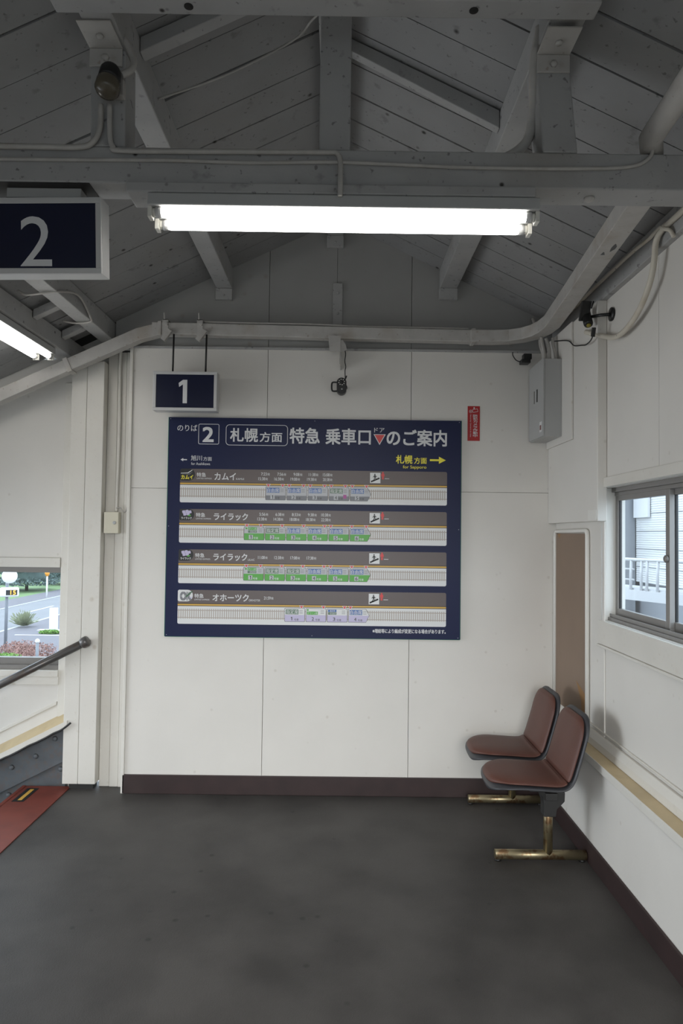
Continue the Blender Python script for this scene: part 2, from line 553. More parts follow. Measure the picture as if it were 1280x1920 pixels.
# roof boards, each running down the slope
cl = MB()
pitch = 0.187
y = 4.20
k = 0
ys = []
yy = YW + 0.03
while yy > -2.7:
    ys.append(yy)
    yy -= pitch
for sgn, xe in ((-1, -1.86), (1, 1.62)):
    for i in range(len(ys) - 1):
        y1, y0 = ys[i], ys[i + 1] + random.choice((0.005, 0.006, 0.008, 0.010))
        dz = random.uniform(0, 0.004)
        a, b = (RX, xe) if sgn > 0 else (xe, RX)
        za, zb = roof_z(a) + dz, roof_z(b) + dz
        cl.hexa([(a, y0, za), (b, y0, zb), (b, y1, zb), (a, y1, za), (a, y0, za + .016), (b, y0, zb + .016), (b, y1, zb + .016), (a, y1, za + .016)], 0)
    a, b = (RX, xe) if sgn > 0 else (xe, RX)
    za, zb = roof_z(a) + 0.022, roof_z(b) + 0.022
    cl.hexa([(a, -2.7, za), (b, -2.7, zb), (b, 4.55, zb), (a, 4.55, za), (a, -2.7, za + .03), (b, -2.7, zb + .03), (b, 4.55, zb + .03), (a, 4.55, za + .03)], 1)
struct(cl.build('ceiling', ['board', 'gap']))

# stair side: wall behind the stair, its window, lower roof
SL = 0.51


def ledge_z(x):
    return 0.46 + SL * (x + 1.70)


LY = 4.38
w = MB()
w.box(-4.2, -1.70, LY, LY + 0.10, 1.425, 2.70, 0)
w.box(-1.86, -1.30, LY + .042, LY + 0.12, 2.45, 2.98, 0)
w.box(-4.3, -1.86, LY + .042, LY + 0.12, 2.45, 2.98, 0)
w.box(-1.779, -1.66, LY, LY + 0.10, -0.2, 1.425, 0)
w.prism([(-4.2, -1.4), (-1.779, -0.2), (-1.779, 0.676), (-4.2, 0.676)], 'y', LY, LY + 0.10, 0)
struct(w.build('wall_front', 'wall'))
t = MB()
t.box(-4.2, -1.779, LY - 0.018, LY + 0.02, 1.363, 1.424, 0)
t.box(-4.2, -1.770, LY - 0.022, LY + 0.02, 0.62, 0.672, 0)
t.box(-4.2, -1.772, LY - 0.03, LY + 0.02, 0.672, 0.712, 0)
t.box(-1.776, -1.705, LY - 0.012, LY - 0.0005, 0.42, 2.55, 0)
struct(t.build('trim_9', 'post', bevel=0.003))
for dz in (0.075,):
    q = MB()
    q.prism([(-4.2, ledge_z(-4.2) + dz), (-1.78, ledge_z(-1.78) + dz), (-1.78, ledge_z(-1.78) + dz + 0.022), (-4.2, ledge_z(-4.2) + dz + 0.022)], 'y', LY - 0.014, LY)
    struct(q.build('trim_10', 'post', bevel=0.003))
q = MB()
q.add([(-4.2, 4.27, ledge_z(-4.2) - .055), (-1.70, 4.27, ledge_z(-1.70) - .055), (-1.70, LY, ledge_z(-1.70)), (-4.2, LY, ledge_z(-4.2)),
       (-4.2, 4.27, ledge_z(-4.2) - .085), (-1.70, 4.27, ledge_z(-1.70) - .085), (-1.70, LY, ledge_z(-1.70) - .085), (-4.2, LY, ledge_z(-4.2) - .085)],
      [(0, 1, 2, 3), (7, 6, 5, 4), (1, 0, 4, 5), (2, 1, 5, 6), (3, 2, 6, 7), (0, 3, 7, 4)], 0)
q.add([(-4.2, 4.262, ledge_z(-4.2) - .05), (-1.67, 4.262, ledge_z(-1.67) - .05), (-1.67, 4.262, ledge_z(-1.67) - .085), (-4.2, 4.262, ledge_z(-4.2) - .085),
       (-4.2, 4.269, ledge_z(-4.2) - .05), (-1.67, 4.269, ledge_z(-1.67) - .05), (-1.67, 4.269, ledge_z(-1.67) - .085), (-4.2, 4.269, ledge_z(-4.2) - .085)],
      [(3, 2, 1, 0), (4, 5, 6, 7), (0, 1, 5, 4), (1, 2, 6, 5), (2, 3, 7, 6), (3, 0, 4, 7)], 1)
struct(q.build('trim_11', ['ledge', 'post']))
# strip of boards between the post and the back wall
t = MB()
t.box(-1.49, -1.427, 4.335, 4.42, 0.0, 2.95, 0)
t.box(-1.425, -1.371, 4.33, 4.42, 0.0, 2.95, 0)
t.box(-1.369, -1.318, 4.325, 4.42, 0.0, 2.95, 0)
struct(t.build('trim_12', 'post', bevel=0.003))
# roof over the stair
q = MB()
n = 14
for i in range(n):
    y1 = 4.36 - i * pitch
    y0 = y1 - pitch + 0.004
    if y0 < 1.9:
        break
    a, b = -4.3, -1.80
    za, zb = 2.75 - 0.47 * 2.5, 2.75
    q.hexa([(a, y0, za), (b, y0, zb), (b, y1, zb), (a, y1, za), (a, y0, za + .016), (b, y0, zb + .016), (b, y1, zb + .016), (a, y1, za + .016)], 0)
q.hexa([(-4.3, 1.9, 1.595), (-1.80, 1.9, 2.77), (-1.80, 4.40, 2.77), (-4.3, 4.40, 1.595), (-4.3, 1.9, 1.62), (-1.80, 1.9, 2.795), (-1.80, 4.40, 2.795), (-4.3, 4.40, 1.62)], 1)
struct(q.build('trim_13', ['board', 'gap']))

# windows
def window_left():
    r = struct(MB().box(-4.2, -1.771, LY + 0.03, LY + 0.075, 1.327, 1.364).build('window_2', 'aludark'))
    r['wo'] = r['wo']
    f = MB()
    f.box(-4.2, -1.771, LY + 0.03, LY + 0.075, 0.713, 0.782)
    f.box(-1.783, -1.7705, LY + 0.03, LY + 0.075, 0.782, 1.327)
    f.build('lower_frame', 'aludark', r)
    MB().box(-4.2, -1.783, LY + 0.05, LY + 0.055, 0.782, 1.327).build('glass_pane', 'glass', r)
    MB().box(-4.2, -1.771, LY + 0.001, LY + 0.0295, 0.713, 0.74).build('sill', 'aludark', r)


window_left()


def window_right():
    f = MB()
    X0, X1 = 1.355, 1.455
    f.box(X0, X1, WY1 - 0.022, WY1 - 0.0005, WZ0, WZ1, 0)
    f.box(X0, X1, WY0 + 0.0005, WY0 + 0.022, WZ0, WZ1, 0)
    f.box(X0 + 0.03, X1, WY0 + 0.022, WY1 - 0.022, WZ1 - 0.022, WZ1, 1)
    f.box(X0 + 0.045, X1, WY0 + 0.022, WY1 - 0.022, WZ1 - 0.04, WZ1 - 0.022, 1)
    f.box(X0 + 0.01, X1, WY0 + 0.022, WY1 - 0.022, WZ0, WZ0 + 0.016, 1)
    f.box(X0 + 0.02, X0 + 0.026, WY0 + 0.022, WY1 - 0.022, WZ0 + 0.016, WZ0 + 0.034, 1)
    r = struct(f.build('window_1', ['white', 'aluwin'], bevel=0.002))
    for (y0, y1, x) in ((2.905, WY1 - 0.025, 1.415), (WY0 + 0.025, 2.945, 1.437)):
        s = MB()
        s.box(x - .011, x + .011, y1 - 0.03, y1, WZ0 + .02, WZ1 - .024)
        s.box(x - .011, x + .011, y0, y0 + 0.036, WZ0 + .02, WZ1 - .024)
        s.box(x - .011, x + .011, y0 + .036, y1 - 0.03, WZ0 + .02, WZ0 + .062)
        s.box(x - .011, x + .011, y0 + .036, y1 - 0.03, WZ1 - .065, WZ1 - .024)
        so = s.build('sash', 'aluwin', r, bevel=0.0015)
        MB().box(x - .002, x + .002, y0 + .036, y1 - 0.03, WZ0 + .062, WZ1 - .065).build('glass_pane', 'glass', so)
        g = MB()
        g.box(x - .005, x + .005, y0 + .0361, y0 + .042, WZ0 + .062, WZ1 - .065)
        g.box(x - .005, x + .005, y1 - .036, y1 - .0301, WZ0 + .062, WZ1 - .065)
        g.build('gasket', 'black', so)
        if x < 1.43:
            MB().lathe([(.002, 0), (.016, .001), (.016, .010), (.011, .014), (.002, .0145)], (x - .0112, y0 + .018, 1.51), (-1, 0, 0), 16).build('latch', 'aludark', so)


window_right()

# ---------------------------------------------------------------- roof timbers
def timber(name, mb, label, cat='beam', group=None, m='timber', bevel=0.005):
    return tag(mb.build(name, m, bevel=bevel), label, cat, group)


TY0, TY1 = 2.11, 2.22
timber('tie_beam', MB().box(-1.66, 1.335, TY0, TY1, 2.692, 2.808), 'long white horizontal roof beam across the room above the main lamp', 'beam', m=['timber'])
timber('king_post', MB().box(-0.08, 0.018, TY0 + .003, TY1 - .003, 2.8085, 3.43), 'middle upright white timber post standing on the roof beam', 'post')
q = timber('queen_post', MB().hexa([(-0.80, TY0 + .001, 2.8085), (-0.69, TY0 + .001, 2.8085), (-0.69, TY1 - .001, 2.8085), (-0.80, TY1 - .001, 2.8085),
                                    (-0.805, TY0 + .001, 3.119), (-0.695, TY0 + .001, 3.119), (-0.695, TY1 - .001, 3.119), (-0.805, TY1 - .001, 3.119)]),
           'left upright timber post on the roof beam, carrying the old jar lamp', 'post', 'short posts on the roof beam')
q2 = timber('queen_post', MB().hexa([(0.625, TY0 + .001, 2.8085), (0.735, TY0 + .001, 2.8085), (0.735, TY1 - .001, 2.8085), (0.625, TY1 - .001, 2.8085),
                                     (0.60, TY0 + .001, 3.119), (0.705, TY0 + .001, 3.119), (0.705, TY1 - .001, 3.119), (0.60, TY1 - .001, 3.119)]),
            'right upright timber post on the roof beam, beside the thick curved conduit', 'post', 'short posts on the roof beam')
cb = MB().prism([(-0.832, 3.083), (0.712, 3.083), (0.700, 3.119), (-0.820, 3.119)], 'y', 1.845, 1.915)
cbo = timber('collar_beam', cb, 'topmost crossbeam with two bolt holes in its underside', 'beam')
for hx in (-0.445, 0.36):
    MB().lathe([(.001, 0), (.013, .0), (.013, .003), (.001, .003)], (hx, 1.882, 3.0815), (0, 0, 1), 14).build('bolt_hole', 'gap', cbo)


def purlin(x0, x1, z0, label, plate=True, group='purlins under the roof boards'):
    zt = min(roof_z(x0), roof_z(x1)) - 0.002
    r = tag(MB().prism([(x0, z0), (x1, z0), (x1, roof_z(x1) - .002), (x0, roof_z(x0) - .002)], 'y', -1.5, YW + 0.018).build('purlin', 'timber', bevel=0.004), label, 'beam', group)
    if plate:
        p = MB()
        p.box(x0 - .004, x1 + .002, YW - 0.012, YW + 0.019, z0 - 0.072, z0 - 0.001)
        p.lathe([(.002, 0), (.008, 0), (.007, .006), (.002, .007)], ((x0 + x1) / 2, YW - 0.012, z0 - 0.045), (0, -1, 0), 8)
        p.build('end_plate', 'timber', r, bevel=0.003)
    return r


purlin(-0.79, -0.692, 3.126, 'left purlin under the roof boards passing above the left end of the main lamp')
purlin(0.607, 0.717, 3.145, 'right purlin under the roof boards passing above the right end of the main lamp')
purlin(-0.10, 0.0, 3.47, 'ridge purlin at the peak of the roof over the middle post')
tag(MB().prism([(-1.52, 2.79), (-1.425, 2.79), (-1.425, roof_z(-1.425) - .002), (-1.52, roof_z(-1.52) - .002)], 'y', 2.25, YW + 0.09).build('purlin', 'timber', bevel=0.004),
    'lower left purlin beside the hanging number 2 sign, next to the eave lamp', 'beam', 'purlins under the roof boards')
tag(MB().box(-1.78, -1.66, 1.5, 4.40, 2.668, 2.775).build('eave_beam', 'timber', bevel=0.004), 'left eave beam on top of the white post, with a lamp under it', 'beam')
tag(MB().box(1.31, 1.42, -1.5, YW - 0.003, 2.80, 2.915).build('wall_plate', 'timber', bevel=0.004), 'timber plate along the top of the right wall', 'beam')
tag(MB().prism([(0.02, roof_z(0.02) - .055), (0.605, roof_z(0.605) - .075), (0.605, roof_z(0.605) - .003), (0.02, roof_z(0.02) - .003)], 'y', 2.62, 2.66).build('rafter', 'timber', bevel=0.003),
    'slanting rafter between the middle post and the right purlin', 'beam')
tag(MB().prism([(-0.69, roof_z(-0.69) - .055), (-0.10, roof_z(-0.10) - .055), (-0.10, roof_z(-0.10) - .003), (-0.69, roof_z(-0.69) - .003)], 'y', 2.24, 2.29).build('rafter', 'timber', bevel=0.003),
    'slanting rafter between the middle post and the left purlin', 'beam')
# cross blocks between the lower purlin and the eave beam
for yb, lb in ((3.62, 'short wooden block between eave beam and purlin, behind the number 2 sign'), (4.0, 'short wooden block between eave beam and purlin, nearer the back wall')):
    tag(MB().prism([(-1.655, 2.735), (-1.522, 2.80), (-1.522, 2.845), (-1.655, 2.78)], 'y', yb, yb + 0.05).build('spacer_block', 'timber', bevel=0.003), lb, 'wood block', 'spacer blocks at the left eave')

# bent steel straps on the post heads
for xc, lb in ((-0.755, 'bent steel strap with bolts on the head of the left post'), (0.655, 'bent steel strap with bolts on the head of the right post')):
    s = MB()
    s.box(xc - .052, xc + .052, TY0 - 0.006, TY0, 3.062, 3.119)
    s.box(xc - .052, xc + .052, 1.99, TY0, 3.1195, 3.125)
    so = tag(s.build('steel_strap', 'steel', bevel=0.002), lb, 'bracket', 'steel straps on the post heads')
    MB().lathe([(.001, 0), (.012, 0), (.011, .007), (.001, .008)], (xc, TY0 - 0.006, 3.088), (0, -1, 0), 6).build('bolt', 'steel', so)
    MB().lathe([(.001, 0), (.012, 0), (.011, .007), (.001, .008)], (xc, 2.05, 3.1195), (0, 0, -1), 6).build('bolt', 'steel', so)
tag(MB().lathe([(.001, 0), (.017, 0), (.016, .006), (.010, .011), (.001, .012)], (0.79, 2.165, 2.6915), (0, 0, -1), 14).build('bolt_head', 'steel'), 'bolt head under the right end of the roof beam', 'bolt')

# white post of the stair opening
po = thing('post', 'thick white painted post between stair and back wall, handrail fixed to it', 'post', (-1.59, 4.33, 0.0))
p = MB()
p.box(-1.695, -1.60, 4.27, 4.366, 0.035, 2.667)
p.box(-1.5985, -1.492, 4.27, 4.366, 0.035, 2.667)
p.build('shaft', 'post', po, bevel=0.003)
MB().box(-1.66, -1.51, 4.29, 4.36, 0.0, 0.034).build('base_shoe', 'blackiron', po)

# ---------------------------------------------------------------- ceiling lamps
def lamp(name, label, origin, rot, group):
    r = thing(name, label, 'lamp', (0, 0, 0), group)
    h = MB()
    h.box(-0.612, 0.612, -0.068, 0.068, -0.012, 0.027)
    h.build('housing', 'grey', r, bevel=0.004)
    for s in (-1, 1):
        for yy in (-0.043, 0.043):
            k = MB()
            k.box(s * 0.612 - (0.012 if s > 0 else 0), s * 0.612 + (0 if s > 0 else 0.012), yy - .017, yy + .017, -0.045, -0.0125, 0)
            k.lathe([(.002, 0), (.014, 0), (.014, .012), (.002, .013)], (s * 0.600, yy, -0.026), (-s, 0, 0), 12, 0)
            k.build('lamp_holder', 'tubecap', r)
    for yy in (-0.043, 0.043):
        tb = MB().lathe([(.004, -0.578), (.013, -0.577), (.016, -0.565), (.016, 0.565), (.013, 0.577), (.004, 0.578)], (0, yy, -0.026), (1, 0, 0), 20)
        to = tb.build('tube', 'tube', r)
        for s in (-1, 1):
            MB().lathe([(.003, 0), (.0166, 0), (.0166, .017), (.003, .018)], (s * 0.572, yy, -0.026), (s, 0, 0), 16).build('tube_cap', 'alu', to)
    r.location = origin
    r.rotation_euler = (0, 0, rot)
    return r


lm = lamp('fluorescent_lamp', 'lit twin-tube lamp hanging under the roof beam, across the room', (0.0, 2.16, 2.628), 0, 'lit tube lamps')
timber('mounting_board', MB().box(-0.68, 0.60, 2.095, 2.205, 2.6575, 2.6915), 'flat white board between roof beam and main lamp', 'board')
lamp('fluorescent_lamp', 'lit twin-tube lamp under the left eave beam, cut off by the left edge', (-1.745, 3.36, 2.638), math.pi / 2, 'lit tube lamps')

# old jar lamp on the left post
jl = thing('jar_lamp', 'old dusty jar-shaped lamp on the left roof post', 'lamp', (-0.725, 2.045, 2.90))
ax = (-0.05, -0.25, -1)
MB().lathe([(.005, 0), (.026, .002), (.031, .012), (.033, .042), (.031, .047), (.005, .048)], (-0.722, 2.062, 3.026), ax, 20).build('cap', 'black', jl)
MB().lathe([(.029, .0), (.035, .008), (.037, .036), (.031, .047), (.012, .053), (.002, .054)], (-0.7245, 2.050, 2.980), ax, 20).build('jar', 'oldglass', jl)
MB().box(-0.755, -0.69, 2.085, 2.1105, 2.955, 3.01).build('base', 'conduit', jl, bevel=0.004)

# ---------------------------------------------------------------- ducts, conduits, cables
D = thing('cable_duct', 'square white cable duct along back wall, bending round the right corner', 'duct', (0, 4.15, 2.77))


def sweep_rect(mb, path, w, h, mi=0):
    P = [Vector(p) for p in path]
    vs, n = [], len(P)
    for i in range(n):
        t = (P[min(i + 1, n - 1)] - P[max(i - 1, 0)]).normalized()
        side = t.cross(Vector((0, 0, 1))).normalized()
        up = side.cross(t).normalized()
        for a, b in ((-1, -1), (1, -1), (1, 1), (-1, 1)):
            vs.append(P[i] + side * (a * w / 2) + up * (b * h / 2))
    fs = [(3, 2, 1, 0), ((n - 1) * 4, (n - 1) * 4 + 1, (n - 1) * 4 + 2, (n - 1) * 4 + 3)]
    for i in range(n - 1):
        for k in range(4):
            k2 = (k + 1) % 4
            fs.append((i * 4 + k, i * 4 + k2, i * 4 + 4 + k2, i * 4 + 4 + k))
    mb.add(vs, fs, mi)


straight = MB()
sweep_rect(straight, [(-1.16, 4.15, 2.838), (0.80, 4.15, 2.815)], 0.07, 0.072)
straight.build('level_run', 'steel', D, bevel=0.004)
cv = MB()
sweep_rect(cv, [(0.78, 4.150, 2.815), (0.92, 4.148, 2.814), (1.02, 4.135, 2.815), (1.10, 4.10, 2.818), (1.155, 4.04, 2.821), (1.185, 3.96, 2.824), (1.196, 3.86, 2.826), (1.153, 3.35, 2.83), (1.063, 2.30, 2.845)], 0.088, 0.072)
cv.build('corner_run', 'steel', D, bevel=0.004)
ob = MB()
sweep_rect(ob, [(-1.10, 4.15, 2.838), (-1.24, 4.15, 2.80), (-1.70, 4.152, 2.59), (-2.9, 4.155, 2.03)], 0.07, 0.075)
ob.build('sloping_run', 'steel', D, bevel=0.004)
MB().tube([(1.062, 2.31, 2.846), (0.955, 2.09, 2.846), (0.94, 1.85, 2.85), (0.91, 1.0, 2.87)], 0.036, 14).build('round_run', 'steel', D)
for x, y, z in ((-1.11, 4.15, 2.838), (0.80, 4.15, 2.816)):
    cp = MB()
    cp.box(x - .012, x + .012, y - .042, y + .042, z - .043, z + .043)
    cp.build('joint_collar', 'steel', D, bevel=0.003)
cp = MB()
cp.obox((-1.665, 4.152, 2.604), (0.03, 0.085, 0.09), Matrix.Rotation(math.radians(-24), 3, 'Y'))
cp.build('joint_collar', 'steel', D, bevel=0.003)
for t_, sx_, w_, l_ in ((0.32, 0.3, .022, .03), (0.36, -.2, .016, .02), (0.62, .1, .012, .05), (0.68, -.25, .010, .035)):
    a_, b_ = Vector((1.196, 3.86, 2.826)), Vector((1.063, 2.30, 2.845))
    p_ = a_.lerp(b_, t_)
    u_ = (b_ - a_).normalized()
    v_ = u_.cross(Vector((0, 0, 1))).normalized()
    c_ = p_ + v_ * (sx_ * .07) - Vector((0, 0, .0366))
    k_ = MB()
    k_.add([c_ + u_ * (l_ * math.cos(q_)) * (1 + .3 * math.sin(3 * q_)) + v_ * (w_ * math.sin(q_)) + Vector((0, 0, -.0006)) for q_ in [6.283 * i / 12 for i in range(12)]], [tuple(range(12))])
    k_.build('bare_patch', 'pline', D)
for x in (-1.075, -0.865):
    s = MB()
    s.box(x - .018, x + .018, 4.108, 4.115, 2.785, 2.89)
    s.box(x - .018, x + .018, 4.108, 4.20, 2.884, 2.89)
    s.obox((x + .012, 4.10, 2.79), (0.03, 0.025, 0.075), Matrix.Rotation(math.radians(35), 3, 'Y'))
    s.rod((x - .005, 4.11, 2.89), (x - .008, 4.11, 2.93), 0.005, 6)
    s.lathe([(.001, 0), (.012, 0), (.012, .012), (.001, .012)], (x + .008, 4.108, 2.86), (0, -1, 0), 6)
    s.build('clamp', 'steel', D, bevel=0.001)

bt = tag(MB().box(-0.062, 0.0, YW + 0.004, YW + 0.0195, 2.88, 3.172).build('batten', 'timber', bevel=0.003), 'upright batten on the gable above the duct', 'batten')
for z in (3.11, 2.98):
    MB().lathe([(.001, 0), (.009, 0), (.007, .005), (.001, .006)], (-0.03, YW + 0.004, z), (0, -1, 0), 10).build('screw', 'timber', bt)
br = MB()
br.prism([(-0.075, 2.705), (-0.012, 2.705), (-0.012, 2.80), (-0.085, 2.80)], 'y', 4.10, 4.108, 0)
br.box(-0.014, -0.009, 4.095, 4.228, 2.66, 2.80, 0)
br.prism([(-0.008, 2.70), (0.03, 2.715), (0.022, 2.745), (0.004, 2.775), (-0.008, 2.775)], 'y', 4.105, 4.109, 0)
br.box(-0.010, -0.002, 4.11, 4.228, 2.62, 2.70, 0)
tag(br.build('duct_bracket', 'steel'), 'bent steel bracket holding the duct above the black camera', 'bracket')


def cable(name, pts, r, m, label, cat='cable', group=None, seg=8):
    return tag(MB().tube(smooth_path(pts), r, seg).build(name, m), label, cat, group)


cable('conduit', [(-1.60, 2.097, 2.80), (-1.0, 2.097, 2.797), (-0.83, 2.097, 2.797), (-0.785, 2.097, 2.815), (-0.765, 2.097, 2.86), (-0.762, 2.09, 2.93)], 0.009, 'conduit',
      'thin conduit from the left edge along the beam top, up to the jar lamp', 'conduit', 'conduits on the roof beam')
cable('conduit', [(-0.735, 2.09, 2.93), (-0.733, 2.097, 2.83), (-0.722, 2.097, 2.80), (-0.69, 2.097, 2.787), (-0.35, 2.097, 2.789), (-0.07, 2.097, 2.791), (-0.025, 2.097, 2.788), (-0.013, 2.096, 2.76), (-0.012, 2.085, 2.70), (-0.012, 2.083, 2.645)],
      0.008, 'conduit', 'thin conduit from the jar lamp to the middle of the main lamp', 'conduit', 'conduits on the roof beam')
cable('cable', [(-1.60, 2.103, 2.757), (-0.9, 2.103, 2.760), (-0.54, 2.103, 2.762), (-0.3, 2.103, 2.758), (0.0, 2.103, 2.763), (0.4, 2.103, 2.752), (0.75, 2.103, 2.754), (0.90, 2.103, 2.763), (0.955, 2.10, 2.79), (0.965, 2.098, 2.822)],
      0.006, 'conduit', 'thin white cable running along the face of the roof beam', 'cable', 'conduits on the roof beam')
cable('conduit', [(-0.76, 1.93, 3.25), (-0.722, 2.08, 3.19), (-0.682, 2.09, 3.12), (-0.662, 2.09, 3.07), (-0.665, 2.075, 3.03), (-0.69, 2.062, 3.005)], 0.010, 'conduit', 'curved cable coming down to the jar lamp', 'conduit')
cable('conduit', [(0.615, 2.11, 3.21), (0.608, 2.115, 3.16), (0.60, 2.12, 3.12), (0.603, 2.14, 3.04), (0.611, 2.17, 2.97), (0.60, 2.19, 2.90), (0.57, 2.20, 2.865), (0.52, 2.205, 2.838), (0.46, 2.205, 2.822)], 0.016, 'conduit',
      'thick curved conduit beside the right roof post', 'conduit')
cable('cable', [(-0.69, 2.47, 3.195), (-0.45, 2.47, 3.285), (-0.2, 2.47, 3.42), (-0.12, 2.40, 3.45), (-0.03, 2.23, 3.40)], 0.004, 'conduit', 'thin wire stretched under the left roof boards to the middle post')
cable('conduit', [(1.312, -0.5, 2.86), (1.30, 2.45, 2.855), (1.295, 2.70, 2.855), (1.29, 2.775, 2.825), (1.29, 2.795, 2.747), (1.29, 2.835, 2.67), (1.295, 2.945, 2.595), (1.30, 3.09, 2.555), (1.305, 3.24, 2.558), (1.30, 3.42, 2.62), (1.272, 3.53, 2.67)], 0.0125, 'flex',
      'white taped flexible conduit hanging in a bow on the right wall', 'conduit', seg=12)
cable('cable', [(1.305, 3.95, 2.885), (1.30, 3.5, 2.885), (1.295, 3.05, 2.878), (1.29, 2.85, 2.862), (1.288, 2.74, 2.862), (1.288, 2.70, 2.84), (1.296, 2.67, 2.82), (1.306, 2.66, 2.79)], 0.008, 'flex', 'thin old cable along the top of the right wall')
cable('cable', [(1.24, 3.95, 2.74), (1.268, 3.80, 2.70), (1.268, 3.70, 2.645), (1.266, 3.58, 2.613), (1.264, 3.50, 2.595), (1.262, 3.42, 2.603), (1.255, 3.36, 2.64)], 0.0035, 'black', 'thin black camera lead drooping on the right wall')
ws = [(1.192, 3.98), (1.20, 4.03), (1.225, 4.00), (1.245, 4.05), (1.262, 3.99)]
wl = ['white cable nearest the left rising from the cabinet top', 'second white cable rising from the cabinet top', 'middle white cable rising from the cabinet top', 'fourth white cable rising from the cabinet top', 'white cable rising from the cabinet top next to the wall']
for i, (x, y) in enumerate(ws):
    cable('cable', [(x, y, 2.638), (x + random.uniform(-.006, .006), y + .01, 2.69), (x + random.uniform(-.015, .0), y + .02, 2.74), (x - .012, y + .03, 2.778)], 0.0095, 'conduit', wl[i], 'cable', 'cables above the grey cabinet')
cable('cable', [(-0.84, 4.125, 2.882), (-0.6, 4.125, 2.878), (-0.2, 4.125, 2.876), (0.1, 4.128, 2.867), (0.5, 4.128, 2.864), (0.77, 4.13, 2.862)], 0.005, 'conduit', 'thin cable lying on top of the back wall duct')
cable('conduit', [(1.215, 4.19, 2.86), (1.20, 4.195, 2.90), (1.18, 4.20, 2.955)], 0.010, 'conduit', 'short conduit stub rising behind the duct at the right corner', 'conduit')
cable('cable', [(-1.63, 3.40, 2.80), (-1.58, 3.38, 2.775), (-1.48, 3.37, 2.782), (-1.415, 3.40, 2.80), (-1.405, 3.60, 2.85), (-1.415, 3.80, 2.80), (-1.43, 3.84, 2.784), (-1.52, 3.86, 2.782), (-1.60, 3.88, 2.80)], 0.006, 'conduit', 'looped white cable over the lower left purlin')

# ---------------------------------------------------------------- hanging number signs
def number_sign(label, digit, W, H, T, loc, rot, group, digit_box, rods=None):
    r = thing('number_sign', label, 'sign', (0, 0, 0), group)
    f = MB()
    e = 0.018
    f.box(-W / 2, W / 2, 0, T, -H, 0)
    f.build('case', 'alu', r, bevel=0.002)
    fr = MB()
    for (x0, x1, z0, z1) in ((-W / 2, W / 2, -e, 0), (-W / 2, W / 2, -H, -H + e), (-W / 2, -W / 2 + e, -H + e, -e), (W / 2 - e, W / 2, -H + e, -e)):
        fr.box(x0, x1, -0.006, -0.0005, z0, z1)
    fr.build('frame', 'alu', r, bevel=0.0015)
    MB().box(-W / 2 + e, W / 2 - e, -0.003, -0.0004, -H + e, -e).build('face', 'navysign', r)
    t = MB()
    sh = sheet_y(-W / 2, 0, -0.003, W / 100)
    sh.text(t, digit, *digit_box, 0.0008, 0, 0.0)
    t.build('digit', 'ptext', r)
    r.location = loc
    r.rotation_euler = rot
    return r


# one unit of the sign sheet = W / 100
s2 = number_sign('navy sign with a white 2 hanging from the roof beam, at the left edge', '2', 0.40, 0.238, 0.065, (-0.968, 2.140, 2.655), (math.radians(5.0), 0, math.radians(-2.2)), 'number signs',
                 (34.5, 60, 14.5, 53.5))
hg = MB()
hg.box(-1.075, -0.838, 2.145, 2.195, 2.660, 2.6905, 0)
tag(hg.build('sign_hanger', 'grey', bevel=0.002), 'grey steel hanger above the number 2 sign', 'bracket')
pl = MB().box(-1.20, -0.80, 2.112, 2.218, 2.6906, 2.6918)
tag(pl.build('mounting_plate', 'blackiron'), 'black plate under the roof beam above the number 2 sign', 'plate')
s1 = number_sign('navy sign with a white 1 hanging on two rods above the timetable board', '1', 0.383, 0.236, 0.075, (-0.940, 4.08, 2.563), (0, 0, 0), 'number signs', (40, 53.5, 13, 50))
for x in (-1.025, -0.826):
    tag(MB().rod((x, 4.115, 2.564), (x + .002, 4.118, 2.80), 0.0055, 10).build('hanging_rod', 'blackiron'),
        'left thin dark rod holding the number 1 sign' if x < -0.9 else 'right thin dark rod holding the number 1 sign', 'rod', 'rods of the number 1 sign')

# ---------------------------------------------------------------- the timetable board
U = 0.00329                                    # metres per sheet unit
BX, BZ, BYF = -1.064, 2.309, YW - 0.022
board = thing('timetable_board', 'large navy train boarding guide board with four train strips on back wall', 'sign', (BX, BYF, BZ - 1.349))
b = MB()
b.box(BX, BX + 1.808, BYF, YW - 0.002, BZ - 1.349, BZ, 0)
b.build('panel', 'navy', board)
e = MB()
e.box(BX - 0.004, BX, BYF + .001, YW - 0.002, BZ - 1.349, BZ, 0)
e.box(BX + 1.808, BX + 1.812, BYF + .001, YW - 0.002, BZ - 1.349, BZ, 0)
e.box(BX, BX + 1.808, BYF + .001, YW - 0.002, BZ - 1.352, BZ - 1.349, 0)
e.build('edge_strip', 'green', board)
S = sheet_y(BX, BZ, BYF, U)
h1 = 0.0006
PM = ['ptext', 'pred', 'pyel']


def put(name, mi, what, *args, **kw):          # one printed piece of the board as a part of its own
    mb = MB()
    getattr(S, what)(mb, *args, **kw)
    return mb.build(name, PM[mi], board)


